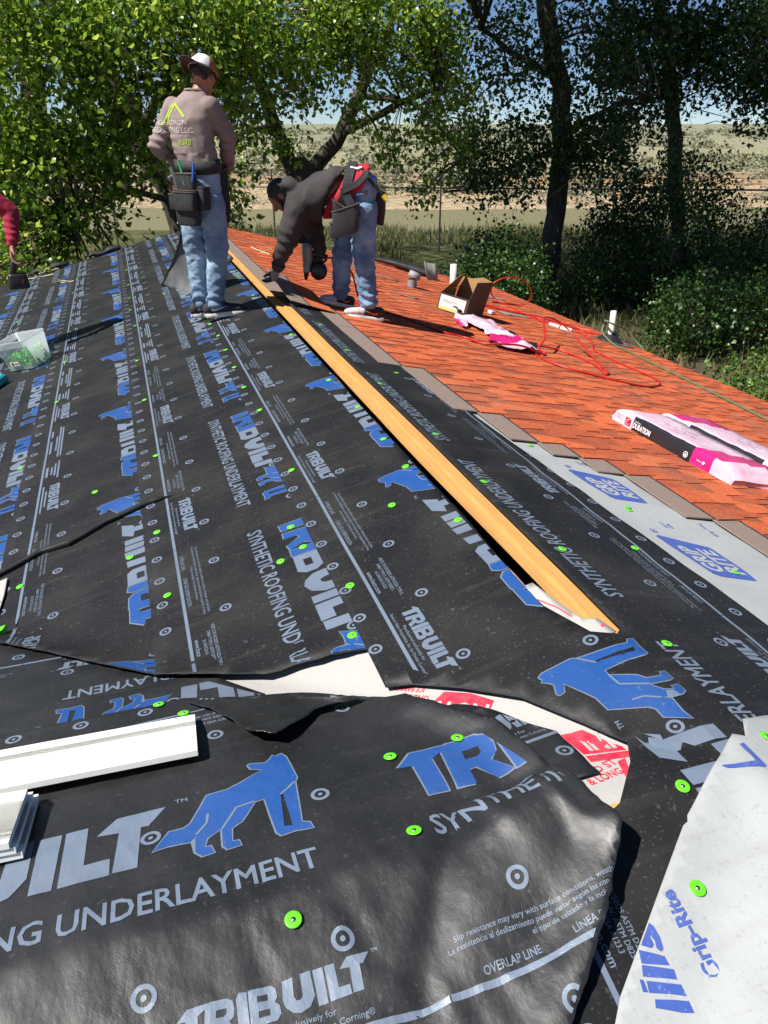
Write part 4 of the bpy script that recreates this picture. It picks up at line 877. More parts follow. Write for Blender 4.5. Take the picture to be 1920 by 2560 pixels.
# ------------------------------------------------------------------ things lying on the roof
SHZ = .036      # shingle surface above the deck line
def rz(x, y=0): return -S * x + SHZ
def onR(p, h=0.): return Vector((p[0], p[1], rz(p[0]) + h))
ROT_R = Matrix.Rotation(math.atan(S), 3, 'Y')          # right slope frame
ROT_L = Matrix.Rotation(-math.atan(S), 3, 'Y')
def q_right(rzang): return (Matrix.Rotation(math.atan(S), 4, 'Y') @ Matrix.Rotation(rzang, 4, 'Z')).to_euler()
def q_left(rzang): return (Matrix.Rotation(-math.atan(S), 4, 'Y') @ Matrix.Rotation(rzang, 4, 'Z')).to_euler()
def decal(b, loops_or_p2, fn, m0=0):
    for f, m in zip(loops_or_p2.f, loops_or_p2.m): pass
    b.add([fn(p) for p in loops_or_p2.v], loops_or_p2.f, m0)
# ---- plastic bin
M['bin'] = bpy.data.materials.new('translucent_polypropylene'); t, b_, N, L = nodes(M['bin'])
b_.inputs['Base Color'].default_value = (.62, .68, .72, 1); b_.inputs['Roughness'].default_value = .35
trn = N('ShaderNodeBsdfTranslucent'); trn.inputs[0].default_value = (.70, .78, .80, 1); tsp = N('ShaderNodeBsdfTransparent'); tsp.inputs[0].default_value = (.86, .93, .95, 1)
m1 = N('ShaderNodeMixShader'); m1.inputs[0].default_value = .45; m2 = N('ShaderNodeMixShader'); m2.inputs[0].default_value = .38
L(b_.outputs[0], m1.inputs[1]); L(trn.outputs[0], m1.inputs[2]); L(m1.outputs[0], m2.inputs[1]); L(tsp.outputs[0], m2.inputs[2]); L(m2.outputs[0], t.nodes['Material Output'].inputs['Surface'])
bc = Vector((-1.92, 6.52)); binr = tag(empty('plastic_bin', (bc.x, bc.y, -S * 1.92 + .024)), 'open translucent plastic bin half full of green nail caps on the left slope', 'bin')
binr.rotation_euler = q_left(R_(-33)); bw, bd, bh = .30, .27, .225
def rrect(w_, d_, r, n=4):
    out = []
    for cx, cy, a0 in ((w_ / 2 - r, d_ / 2 - r, 0), (-w_ / 2 + r, d_ / 2 - r, 90), (-w_ / 2 + r, -d_ / 2 + r, 180), (w_ / 2 - r, -d_ / 2 + r, 270)):
        for k in range(n + 1): a = R_(a0 + 90 * k / n); out.append((cx + r * math.cos(a), cy + r * math.sin(a)))
    return out
b = MB(); prof = [(.86, .0, 0), (.865, .02, 0), (.985, bh - .05, 0), (1.0, bh - .05, 0), (1.0, bh, 0), (1.045, bh, 0), (1.045, bh - .012, 0), (1.012, bh - .012, 0)]
rings = [[(p[0], p[1], z) for p in rrect(bw * k, bd * k, .03)] for k, z, _ in prof]; n = len(rings[0]); V = [v for r in rings for v in r]
b.add(V, [(i * n + j, i * n + (j + 1) % n, (i + 1) * n + (j + 1) % n, (i + 1) * n + j) for i in range(len(rings) - 1) for j in range(n)], 0, True); b.add(rings[0], [tuple(reversed(range(n)))], 0)
b.build('tub', [M['bin']], binr)
b = MB(); b.tube([(-.152, -.04, .2), (-.16, -.09, .12), (-.155, -.125, .06), (-.15, -.06, .04)], .0018, 5); b.build('wire_handle', [M['steel']], binr)
b = MB(); b.box((-.03, -.1285, .055), (.085, .002, .034), 0, Matrix.Rotation(.06, 3, 'X')); b.box((-.048, -.1302, .056), (.022, .001, .02), 1, Matrix.Rotation(.06, 3, 'X')); b.box((-.012, -.1302, .055), (.03, .001, .006), 1, Matrix.Rotation(.06, 3, 'X'))
b.build('paper_label', [mat('paper', (.72, .70, .66), .7), mat('label_ink', (.12, .12, .12), .7)], binr)
caps = MB(); rr = random.Random(4)
for k in range(230):
    x, y = rr.uniform(-.10, .115), rr.uniform(-.10, .10); z = .012 + rr.random() * (.085 + .35 * max(0, x) )
    rm = Matrix.Rotation(rr.uniform(-1.4, 1.4), 3, 'X') @ Matrix.Rotation(rr.uniform(-1.4, 1.4), 3, 'Y'); caps.lathe([(0, 0), (.014, 0), (.0145, .0015), (.006, .0022), (0, .0022)], (x, y, z), 10, 0, rm)
o = caps.build('nail_cap_fill', [M['cap_green']], binr); o['kind'] = 'stuff'
# ---- cyan case and green knife at the picture's left edge
M['cyan'] = mat('cyan_plastic', (.02, .36, .46), .4, (.018, .31, .40), 20)
b = MB(); b.box((0, 0, .03), (.20, .10, .055), 0, None, .94, .008); b.box((0, 0, .0605), (.17, .075, .008), 1, None, 1, .003); b.box((.04, 0, .067), (.06, .016, .010), 1, None, 1, .003)
o = b.build('plastic_case', [M['cyan'], mat('cyan_lid', (.03, .45, .55), .35)], loc=(-2.14, 6.15, -.535 + .022), rot=q_left(R_(62))); tag(o, 'small bright cyan plastic case below the bin at the left edge', 'case')
b = MB(); b.prism([(-.09, -.012), (.07, -.016), (.09, .0), (.07, .014), (-.09, .012)], 0, .018); b.box((-.12, 0, .009), (.07, .014, .003), 1)
o = b.build('utility_knife', [M['cap_green'], M['steel']], loc=(-1.76, 2.53, -.43 + .03), rot=q_left(R_(35))); tag(o, 'green utility knife at the left edge above the valley', 'knife')
# ---- white trim boards on the wing
M['trim'] = mat('white_pvc_trim', (.80, .81, .77), .35, (.76, .77, .73), 9, bump=.03, bscale=80)
def trim_board(name, label, x1, x0, yc, width, zoff, tilt=0., grooves=(), parent=None, th=.014, yaw=0.):
    prof = [(-width / 2, 0), (width / 2, 0), (width / 2, th)]
    for gpos, depth in grooves: prof += [(gpos + .006, th), (gpos, th - depth), (gpos - .001, th - depth), (gpos - .002, th)]
    prof += [(-width / 2, th)]
    b = MB(); n = len(prof); b.add([(0, p[0], p[1]) for p in prof] + [(x0 - x1, p[0], p[1]) for p in prof], [tuple(reversed(range(n))), tuple(range(n, 2 * n))] + [(i, (i + 1) % n, n + (i + 1) % n, n + i) for i in range(n)])
    o = b.build(name, [M['trim']], parent, (x1, yc, -S * (yc - YW) + zoff), (-math.atan(S) + tilt, 0, yaw)); return tag(o, label, 'trim board', kind='thing') if label else o
trim_board('trim_board', 'long wide white trim board lying above the wolf logo', -1.10, -2.6, 1.505, .185, .040, 0, [(.035, .004), (.052, .004), (.02, .003)], yaw=R_(-2.0))
for k in range(3):
    trim_board('trim_board', ['bottom white trim board of the short stack at the left edge', 'middle white trim board of the short stack at the left edge', 'top white trim board of the short stack at the left edge'][k], -1.452 - .008 * k, -2.6, 1.30 - .005 * k, .205 - .012 * k, .026 + .0165 * k, .01 * k, [(-.06, .004), (-.075, .004), (.05, .003)], yaw=R_(-2 - k))
# ---- cardboard nail box
M['card'] = mat('cardboard', (.36, .20, .075), .85, (.30, .16, .06), 12, bump=.1); M['card_dark'] = mat('box_dark_print', (.030, .016, .013), .5, (.05, .025, .02), 8)
M['white_print'] = mat('box_white_label', (.66, .66, .62), .55, (.58, .58, .53), 25); M['yellow_print'] = mat('box_yellow_band', (.52, .50, .10), .6); M['ink'] = mat('black_ink', (.02, .02, .022), .55)
cb = tag(empty('cardboard_box', (2.03, 7.24, rz(2.03))), 'torn open cardboard nail box with white and black print on the orange shingles', 'box'); cb.rotation_euler = q_right(R_(-50)); BW, BD, BH = .33, .34, .17
def panel(nm, pts, mi, mats, th=.004):
    p = [Vector(q) for q in pts]; nrm = (p[1] - p[0]).cross(p[2] - p[0]).normalized() * th; b = MB(); n = len(p)
    b.add(p + [q + nrm for q in p], [tuple(reversed(range(n))), tuple(range(n, 2 * n))] + [(i, (i + 1) % n, n + (i + 1) % n, n + i) for i in range(n)]); b.m = [mi] * len(b.m); return b.build(nm, mats, cb)
w2, d2 = BW / 2, BD / 2
panel('box_bottom', [(-w2, -d2, .002), (w2, -d2, .002), (w2, d2, .002), (-w2, d2, .002)], 0, [M['card']])
fr = panel('box_side', [(-w2, -d2, 0), (w2, -d2, 0), (w2, -d2, BH), (-w2 + .02, -d2, BH - .005), (-w2, -d2, BH)], 0, [M['card_dark']])
panel('box_side', [(w2, -d2, 0), (w2 + .02, d2, 0), (w2 + .05, d2 * .9, BH * 2.15), (w2 + .015, -d2 * .85, BH * 2.0), (w2, -d2, BH * 1.1)], 0, [M['card_dark']])
panel('box_side', [(-w2, d2, 0), (-w2, -d2, 0), (-w2, -d2, BH), (-w2, d2, BH * 1.3)], 0, [M['card']])
panel('box_side', [(w2, d2, 0), (-w2, d2, 0), (-w2 + .03, d2, BH * 2.0), (w2 + .04, d2 * .92, BH * 2.1)], 0, [M['card']])
panel('box_flap', [(-w2, d2 * .9, BH * 1.3), (-w2, -d2 * .9, BH), (-w2 + .10, -d2 * .2, BH * 2.1), (-w2 + .06, d2 * .9, BH * 2.2)], 0, [M['card']])
panel('box_flap', [(w2 + .012, -d2 * .80, BH * 1.95), (w2 + .046, d2 * .88, BH * 2.12), (w2 - .06, d2 * .8, BH * 2.25), (w2 - .10, -d2 * .5, BH * 2.05)], 0, [M['card']])
b = MB(); y = -d2 - .006
for (x0, x1, z0, z1, m) in ((-.150, .135, .035, .150, 0), (-.150, .08, .010, .034, 1), (.07, .12, .015, .05, 2), (-.12, .04, .10, .104, 2), (-.12, .0, .085, .088, 2), (.01, .06, .06, .075, 2)):
    yy = y - (.0008 if m == 2 else 0); b.add([(x0, yy, z0), (x1, yy, z0), (x1, yy, z1), (x0, yy, z1)], [(0, 1, 2, 3)], m)
b.build('label_print', [M['white_print'], M['yellow_print'], M['ink']], cb)
b = MB()
for k in range(9): b.box((-.10 + .025 * k, -.10 + rr.uniform(-.04, .1), .05 + rr.uniform(0, .05)), (.05, .12, .012), 0, Matrix.Rotation(rr.uniform(-.6, .6), 3, 'Z'))
b.build('nail_strips', [M['steel']], cb)
b = MB(); b.box((0, 0, .02), (.07, .06, .035), 0, None, 1, .004); tag(b.build('paper_carton', [M['white_print']], loc=onR((2.62, 7.7), .0), rot=q_right(.4)), 'small white carton on the shingles right of the cardboard box', 'carton')
# ---- pink shingle bundles
M['pink'] = mat('pink_wrap', (.66, .40, .52), .28, (.74, .55, .64), 5, 5, (.35, .65), bump=.35, bscale=18); M['hot'] = mat('hot_pink_wrap', (.60, .018, .17), .3, (.52, .015, .14), 9, bump=.25, bscale=20)
M['blackwrap'] = mat('black_wrap', (.018, .018, .022), .35, bump=.2, bscale=20); M['wtext'] = mat('white_lettering', (.72, .70, .72), .5); M['redlogo'] = mat('red_logo', (.55, .015, .04), .5)
def bundle(label, loc, rzang):
    root = tag(empty('shingle_bundle', loc), label, 'shingle bundle', 'wrapped shingle bundles'); root.rotation_euler = q_right(rzang)
    Lb, Wb, Hb = 1.0, .345, .086; me = bmesh.new(); bmesh.ops.create_grid(me, x_segments=1, y_segments=1, size=.5); me.free()
    b = MB(); nx, nyy = 14, 40; ring = []
    prof = [(-.5, 0), (-.5, .35), (-.5, .8), (-.475, 1), (-.3, 1.02), (0, 1.03), (.3, 1.02), (.475, 1), (.5, .8), (.5, .35), (.5, 0)]
    V = []; n = len(prof)
    for j in range(nyy + 1):
        yy = -Lb / 2 + Lb * j / nyy; endk = math.sqrt(1 - (1 - min(1, min(j, nyy - j) / 4)) ** 2)
        for (a, h) in prof:
            x = a * Wb * (.93 + .07 * endk); z = h * Hb * (.30 + .70 * endk)
            nn_ = noise.noise(Vector((a * 6 + loc[0] * 9, yy * 9, h * 5))) * .006 + noise.noise(Vector((a * 16, yy * 26, h * 9 + loc[1]))) * .003
            V.append((x + nn_ * (1 if abs(a) > .45 else .2), yy, max(.0, z + nn_ * (1 if h > .9 else .2))))
    F, mi = [], []
    for j in range(nyy):
        yy = -Lb / 2 + Lb * (j + .5) / nyy
        for i in range(n - 1):
            side = i < 3
            if side: m = 2 if -.20 < yy < .30 else (1 if -.36 < yy <= -.20 else 0)
            elif i in (7, 8, 9): m = 2 if -.22 < yy < .36 else 0
            else: m = 1 if -.33 - .02 * i < yy < -.20 - .035 * (i - 3) else 0
            F.append((j * n + i, j * n + i + 1, (j + 1) * n + i + 1, (j + 1) * n + i)); mi.append(m)
    F.append(tuple(range(n))); mi.append(0); F.append(tuple(reversed(range(nyy * n, nyy * n + n)))); mi.append(0)
    w_ = pydata('wrapper', V, F, [M['pink'], M['hot'], M['blackwrap']], root, mi, True)
    p = P2(); sidef = lambda q: (-Wb / 2 - .0075, -q[0], q[1])
    p.text('DURATION', (-.285, .020), .030, 0, .155, .03, shear=.12); p.text('TruDefinition', (-.285, .056), .007, 0, .06, .01)
    b = MB(); decal(b, p, sidef, 0)
    p2 = P2(); p2.text('DURATION', (.13, .022), .034, 0, .17, .03, shear=.12); decal(b, p2, lambda q: (Wb / 2 + .0075, q[0], q[1]), 0)
    p = P2(); p.ring((.165, .03), .017, .013, 0, n=18); p.poly([[(.155, .022), (.175, .022), (.168, .040), (.160, .034)]], 0); p.text('Owens', (.25, .03), .008, 0, .035, .01); p.ring((.30, .034), .009, 0, 0, n=10); decal(b, p, sidef, 0)
    p = P2(); p.text('TERRA COTTA', (-.455, .052), .008, 2, .065, .012); p.text('SHINGLES', (-.45, .040), .005, 2, .04, .01); p.text('41.1 SQ FT', (-.45, .030), .005, 2, .045, .01)
    p.ring((-.472, .046), .012, .010, 0, n=14); b2 = MB(); decal(b2, p, sidef, 0)
    p = P2(); p.poly([[(-.362, .018), (-.318, .018), (-.318, .060), (-.362, .060)]], 0); b3 = MB(); decal(b3, p, sidef, 0)
    p = P2(); p.line([(-.355, .022), (-.345, .045), (-.322, .056)], .003, 0); p.text('OWENS', (-.345, .021), .005, 0, .024); b4 = MB(); decal(b4, p, lambda q: (-Wb / 2 - .0090, -q[0], q[1]), 0)
    topf = lambda q: (q[1], -q[0], Hb * 1.03 + .0085)
    p = P2()
    for k in range(4): p.ring((-.18 + k * .07, -.04), .016, .013, 0, n=14); p.line([(-.19 + k * .07, -.04), (-.17 + k * .07, -.04)], .005, 0)
    p.text('DURATION', (-.16, .03), .022, 0, .14, .01); b5 = MB(); decal(b5, p, topf, 0)
    for nm, bb, m in (('lettering', b, M['wtext']), ('lettering', b2, M['ink']), ('logo_patch', b3, M['redlogo']), ('logo_mark', b4, M['wtext']), ('lettering', b5, mat('grey_print', (.20, .17, .20), .6))): bb.build(nm, [m], w_)
bundle('pink wrapped shingle bundle nearest the ridge, white lettering on its black side', Vector((1.735, 3.27, rz(1.735))), R_(2.5))
bundle('second pink wrapped shingle bundle, farther down the slope at the right edge', Vector((2.14, 3.36, rz(2.14))), R_(183.5))
# ---- empty pink wrapper
wp = [(1.66, 6.48), (1.86, 6.92), (1.95, 6.75), (2.15, 6.93), (2.22, 6.83), (2.15, 6.36), (2.18, 6.05), (2.21, 5.92), (2.05, 5.60), (1.82, 5.50), (1.64, 5.55), (1.66, 5.75), (1.78, 5.95), (1.84, 6.25), (1.80, 6.45), (1.72, 6.30), (1.64, 6.20)]
wfn = lambda x, y: .045 + .035 * noise.noise(Vector((x * 7, y * 6, 1.))) + .018 * noise.noise(Vector((x * 18, y * 15, 6.))) + .03 * math.exp(-((x - 2.0) / .12) ** 2)
wr = sheet('torn_wrapper', wp[::-1], .02, [M['pink'], M['hot'], M['blackwrap']], .03, wfn, .008, 'empty torn pink shingle wrapper crumpled on the shingles above the hose', 'wrapper', zf=lambda x, y: -S * x)
for p in wr.data.polygons:
    c = p.center; p.material_index = 1 if (5.72 < c.y < 5.98 and 1.70 < c.x < 2.08) or (c.y > 6.3 and c.x < 1.70) else (2 if (c.x > 2.10 and c.y < 6.4) or (c.x < 1.70 and c.y < 5.95) else 0)
# ---- hoses
M['red_hose'] = mat('red_air_hose', (.50, .018, .012), .38, (.42, .012, .01), 30); M['green_hose'] = mat('green_garden_hose', (.085, .14, .07), .5, (.12, .15, .075), 14)
def hose(nm, pts, r, m, label=None, cat='hose', parent=None):
    b = MB(); b.tube(smooth_path([p if len(p) == 3 else tuple(onR(p, r + .001)) for p in pts], 6), r, 7); o = b.build(nm, [m], parent)
    return tag(o, label, cat) if label else o
arch = lambda p, h: (p[0], p[1], rz(p[0]) + h)
hose('air_hose', [(.55, 6.35), (.7, 6.48), (.92, 6.30), (1.07, 6.15), (1.26, 5.80), (1.43, 5.72), arch((1.52, 5.53), .02), arch((1.65, 5.48), .05), arch((1.85, 5.52), .06), arch((2.02, 5.55), .03), (2.12, 5.60), (2.16, 5.68), arch((2.12, 5.72), .03), arch((2.22, 5.80), .12), arch((2.34, 6.05), .20), arch((2.52, 6.35), .235), arch((2.72, 6.45), .21), arch((2.82, 6.32), .13), arch((2.80, 6.02), .05), (2.78, 5.86), (2.62, 5.48), (2.56, 5.31), (2.46, 5.20), (2.52, 5.36), (2.58, 5.55), (2.58, 5.75), (2.54, 5.96), (2.42, 6.05), (2.22, 5.97), (2.08, 5.70), (1.98, 5.46), (2.00, 5.30), (2.10, 5.14), (2.27, 5.08), (2.42, 5.01), (2.67, 4.98), (2.90, 5.11), (3.07, 5.30), (3.13, 5.53), (3.10, 5.79), (3.09, 6.14), (3.14, 6.44), (3.40, 6.87), (3.58, 7.24), (3.64, 7.60), (3.50, 7.72), (3.40, 7.86), (3.34, 8.20), (3.36, 8.60), (3.40, 8.94), arch((3.30, 9.1), .06), arch((3.25, 9.0), .22), arch((3.45, 9.0), .34), arch((3.70, 9.05), .34), arch((3.86, 9.1), .2), arch((3.80, 9.15), .04), (3.55, 9.1), (3.2, 8.9)], .0085, M['red_hose'], 'red air hose coiled in loops across the orange shingles')
hose('air_hose', [(2.75, 8.3), (3.0, 8.25), (3.2, 8.2), (3.5, 8.3), (3.85, 8.1), (4.0, 7.9), (4.05, 7.75)], .0085, M['red_hose'], 'second red hose length running past the box toward the eave')
hose('air_hose', [(2.6, 8.5), (2.9, 8.42), (3.15, 8.3), (3.45, 8.2), (3.60, 7.9), (3.84, 7.86), (3.9, 7.65)], .0085, M['red_hose'], 'short red hose loop beside the white hose coupling')
b = MB(); b.tube([onR((3.40, 7.78), .012), onR((3.46, 7.66), .014)], .020, 10); b.tube([onR((3.47, 7.64), .014), onR((3.54, 7.52), .016)], .026, 10); tag(b.build('hose_coupling', [mat('white_tape', (.62, .60, .58), .6)]), 'white taped coupling on the red hose', 'coupling')
hose('garden_hose', [arch((4.02, 7.62), .20), arch((3.93, 7.50), .21), arch((3.87, 7.38), .22), arch((3.97, 7.34), .20), arch((4.16, 7.42), .17), arch((4.27, 7.36), .08), (4.33, 7.2, -1.1), (4.36, 7.05, -1.5)], .011, M['green_hose'], 'green hose end wound once around the white vent pipe')
hose('garden_hose', [arch((3.90, 7.46), .16), arch((3.86, 7.40), .08), (3.86, 7.18), (3.82, 6.9), (3.73, 6.22), (3.62, 5.37), (3.49, 4.46), (3.40, 3.6), (3.35, 2.4), (3.4, 1.0)], .011, M['green_hose'], 'green hose running down from the vent pipe along the eave')
# ---- vent pipes
M['pvc'] = mat('white_pvc_pipe', (.70, .70, .66), .45, (.62, .61, .57), 12); M['rubber'] = mat('black_rubber_boot', (.02, .021, .023), .45); M['galvp'] = mat('galvanised_flashing', (.34, .37, .38), .4, (.26, .29, .30), 10, metal=.6); M['greyp'] = mat('grey_vent', (.27, .28, .28), .55, (.22, .23, .23), 14)
def vent(label, p, h, r, boot=True):
    root = tag(empty('vent_pipe', onR(p, -.02)), label, 'vent pipe')
    b = MB(); b.lathe([(r, 0), (r, h), (r * .78, h), (r * .78, h - .04)], n=20); b.build('pipe', [M['pvc']], root)
    if boot:
        b = MB(); b.lathe([(.155, .030), (.14, .045), (.085, .085), (.05, .10), (r + .006, .135), (r + .001, .14)], n=24, rot=ROT_R); b.build('rubber_boot', [M['rubber']], root)
        b = MB(); b.box((.03, -.02, .022), (.34, .36, .004), 0, ROT_R); b.build('flashing', [M['galvp']], root)
vent('white vent pipe in a black rubber boot near the eave, green hose around it', (3.98, 7.42), .36, .032)
vent('short white vent pipe behind the cardboard box', (3.15, 10.05), .30, .045, False)
vr = tag(empty('roof_vent', onR((2.07, 8.72), -.005)), 'small grey turned-over exhaust vent on the shingles', 'vent')
b = MB(); b.lathe([(.055, 0), (.055, .10)], n=18); b.build('neck', [M['greyp']], vr)
b = MB(); b.lathe([(0, .07), (.07, .065), (.078, .0), (.07, -.008), (.06, 0)], (.015, 0, .115), 18, 0, Matrix.Rotation(.45, 3, 'Y')); b.build('cap', [M['greyp']], vr)
# ---- loose shingles, scraps and twigs
M['greysh'] = mat('shingle_back', (.20, .20, .195), .9, (.26, .25, .24), 60, bump=.3, bscale=200)
def scrap_plate(nm, label, p, size, ang, m, h=.006, bend=0., cat='shingle scrap', tilt=(0, 0)):
    b = MB(); n = 8; V = []
    for i in range(n + 1):
        a = -.5 + i / n
        for s in (-.5, .5): V.append((a * size[0] + .012 * noise.noise(Vector((a * 9, s, p[0]))), s * size[1] * (1 + .2 * noise.noise(Vector((a * 5, s * 3, p[1])))), bend * (a * a) * 4 * size[0]))
    F = [(2 * i, 2 * i + 2, 2 * i + 3, 2 * i + 1) for i in range(n)]; o = pydata(nm, V, F, [m], smooth=True, loc=onR(p, h), rot=(Matrix.Rotation(math.atan(S) + tilt[1], 4, 'Y') @ Matrix.Rotation(ang, 4, 'Z') @ Matrix.Rotation(tilt[0], 4, 'X')).to_euler())
    o.modifiers.new('thickness', 'SOLIDIFY').thickness = .004; return tag(o, label, cat)
scrap_plate('shingle_scrap', 'grey shingle scrap lying between the red hoses', (3.1, 8.05), (.40, .16), .2, M['greysh'], .008)
scrap_plate('shingle_scrap', 'grey shingle scrap far up near the red hose arch', (3.5, 9.5), (.35, .18), .1, M['greysh'], .008)
scrap_plate('shingle_scrap', 'torn grey scrap with pale tip behind the bending person', (1.2, 7.75), (.30, .12), -.9, M['greysh'], .02, .1)
scrap_plate('shingle_scrap', 'brown shingle strip left of the cardboard box', (1.62, 7.75), (.30, .07), -.6, M['head'], .008)
scrap_plate('shingle_scrap', 'long brown shingle strip below the grey vent', (1.75, 9.4), (.9, .07), -1.0, M['head'], .008)
scrap_plate('shingle_scrap', 'upright grey shingle leaning by the pipe at the far eave', (2.86, 10.2), (.28, .26), .6, M['greysh'], .09, .12, 'shingle scrap', (1.05, 0))
tb = MB(); tb.tube([onR((2.3, 11.0), .05), onR((2.55, 10.8), .07), onR((2.8, 10.5), .07), onR((3.0, 10.3), .06)], [.03, .05, .06, .03], 9, squash=1.8); tag(tb.build('felt_roll', [M['under']]), 'crumpled roll of black felt at the far edge of the shingles', 'felt roll')
M['pale_twig'] = mat('pale_twig', (.50, .42, .26), .8, (.60, .52, .34), 10)
def twig(pts, label, left=False, leaves=0):
    b = MB(); f = (lambda p: Vector((p[0], p[1], S * p[0] + .032))) if left else (lambda p: onR(p, .008))
    q = [f(p) for p in pts]; b.tube(smooth_path(q, 4), .006, 5); m_ = q[len(q) // 2]
    for k in range(3): b.tube([q[1] * (1 - k * .3) + q[-1] * k * .3, q[1] * (1 - k * .3) + q[-1] * k * .3 + Vector((rr.uniform(-.14, .14), rr.uniform(-.1, .1), rr.uniform(.0, .03)))], .004, 4)
    o = b.build('twig', [M['pale_twig']]); tag(o, label, 'twig')
    if leaves:
        rg = np.random.default_rng(9); c = np.array(tuple(m_)) + rg.normal(size=(leaves, 3)) * np.array([.09, .06, .02]) + np.array([0, 0, .03]); v, ff = leaf_arrays(c, .07, rg, .9); oo = link('leaves', mesh_np('leaves', v, ff, [M['leaf']]), None, o); oo['kind'] = 'stuff'
twig([(.30, 9.3), (.36, 9.1), (.45, 8.95)], 'pale forked twig on the orange shingles left of the bending person')
twig([(-2.42, 11.2), (-2.2, 11.0), (-1.98, 10.85)], 'pale twig lying across the strips at the far left', True)
twig([(-1.85, 10.0), (-1.78, 9.9), (-1.70, 9.85)], 'short pale twig on the strip behind the bin', True)
twig([(-2.2, 11.3), (-2.1, 11.25), (-1.95, 11.25)], 'leafy twig at the far left roof edge', True, 26)
# rolled felt along the far left rake
for (x0, x1, lb) in ((-1.55, -1.15, 'crumpled black felt edge at the far roof end beside the leaves'), (-2.3, -1.85, 'rolled dark felt strip at the far left corner of the roof')):
    b = MB(); q = [Vector((x0 + (x1 - x0) * k / 6, YF + .02 + .03 * math.sin(k * 2.1), S * (x0 + (x1 - x0) * k / 6) + .05 + .015 * math.sin(k * 1.7))) for k in range(7)]; b.tube(q, [.02, .032, .038, .03, .04, .03, .02], 8, squash=1.7); tag(b.build('felt_roll', [M['under']]), lb, 'felt roll')
# shingle being laid at the ridge
def loose_shingle():
    b = MB(); n = 12; V = []; mi = []
    for i in range(n + 1):
        tt = i / n; y = 6.42 - .66 * tt
        xl = -.02 + .05 * tt; lift = .13 * (1 - tt) ** 1.4 + .035
        for xx, dz in ((xl, .05), (xl + .14, .02), (xl + .155, .018), (xl + .34, 0.)):
            x = xx + .10 * (1 - tt) * 0; V.append((x, y, -S * abs(x) + lift * (1 - .55 * (xx - xl) / .34) + SHZ * .6 + dz * .2))
    F = []
    for i in range(n):
        for j in range(3): F.append((i * 4 + j, i * 4 + j + 1, i * 4 + j + 5, i * 4 + j + 4)); mi.append((0, 1, 2)[j])
    o = pydata('loose_shingle', V, F, [M['head'], M['seal'], OR[0]], None, mi); o.modifiers.new('thickness', 'SOLIDIFY').thickness = .005
    tag(o, 'loose shingle with brown head strip lifted at the ridge by the bending person', 'shingle')
loose_shingle()
# lifted end of underlayment behind the standing person
def flap2():
    n = 16; V = []
    A, B_, T, Q = Vector((-.80, 8.0, -.17)), Vector((-.58, 7.0, -.11)), Vector((-.60, 7.25, .44)), Vector((-.18, 7.0, .20))
    for i in range(n + 1):
        for j in range(n + 1):
            u, v = i / n, j / n
            p = A * (1 - u) * (1 - v) + B_ * u * (1 - v) + T * (1 - u) * v + Q * u * v
            p = p + Vector((.03 * math.sin(v * 3 + u * 2), .04 * math.sin(u * 4), .05 * math.sin(math.pi * u) * (v - .3) + .015 * noise.noise(Vector((u * 6, v * 6, 0))))); V.append(p)
    F = [(i * (n + 1) + j, (i + 1) * (n + 1) + j, (i + 1) * (n + 1) + j + 1, i * (n + 1) + j + 1) for i in range(n) for j in range(n)]
    o = pydata('underlayment_sheet', V, F, [M['flap']], None, None, True); o.modifiers.new('thickness', 'SOLIDIFY').thickness = .002
    tag(o, "loose grey-black underlayment end standing up behind the standing person's legs", 'underlayment')
    b = MB()
    for k in range(24):
        a = k / 24; p0, p1 = V[0] * (1 - a) + V[n] * a, V[0] * (1 - a - .02) + V[n] * (a + .02); nv = Vector((.03, -.012, 0)); w0 = Vector((.02, -.006, 0))
    b.tube([V[k] + Vector((.006, -.008, 0)) for k in range(0, n + 1, 2)], .012, 5); b.build('edge_band', [M['under_back']], o)
M['flap'] = mat('underlayment_grey_face', (.075, .077, .08), .6, (.13, .13, .13), 6, 6, bump=.2, bscale=40)
flap2()
# nail gun hangs from the bending person's right hand; tools are built with the workers
# ------------------------------------------------------------------ people
from mathutils.bvhtree import BVHTree
M['skin'] = mat('skin', (.36, .17, .10), .5, (.30, .13, .075), 14, sss=.12, bump=.05, bscale=120)
M['hair'] = mat('black_hair', (.012, .010, .009), .55, (.03, .025, .02), 60, bump=.6, bscale=160)
M['jeans'] = mat('washed_denim', (.13, .205, .30), .85, (.30, .405, .53), 5, 6, (.36, .64), bump=.35, bscale=260)
M['jeans2'] = mat('blue_denim', (.075, .15, .265), .85, (.25, .385, .54), 5.5, 6, (.40, .64), bump=.35, bscale=260)
M['tee'] = mat('taupe_cotton', (.215, .165, .152), .9, (.26, .205, .19), 5, 5, bump=.25, bscale=300)
M['hoodie'] = mat('charcoal_hoodie', (.030, .025, .026), .9, (.048, .040, .041), 6, 5, bump=.3, bscale=260)
M['red_tee'] = mat('red_cotton', (.42, .010, .028), .85, (.34, .008, .022), 7, bump=.2, bscale=260)
M['crimson'] = mat('crimson_sleeve', (.34, .012, .045), .85, (.28, .010, .036), 6, bump=.25, bscale=260)
M['belt'] = mat('black_nylon_belt', (.016, .017, .019), .7, (.028, .029, .031), 30, bump=.4, bscale=220)
M['belt_grey'] = mat('charcoal_nylon_pouch', (.026, .027, .032), .7, (.038, .039, .045), 18, bump=.4, bscale=220)
M['trimtape'] = mat('brown_binding_tape', (.07, .052, .038), .8)
M['sole'] = mat('white_foam_sole', (.70, .69, .64), .6, (.58, .56, .50), 20); M['knit'] = mat('black_knit_upper', (.022, .022, .024), .8, (.04, .04, .042), 90, bump=.4, bscale=300)
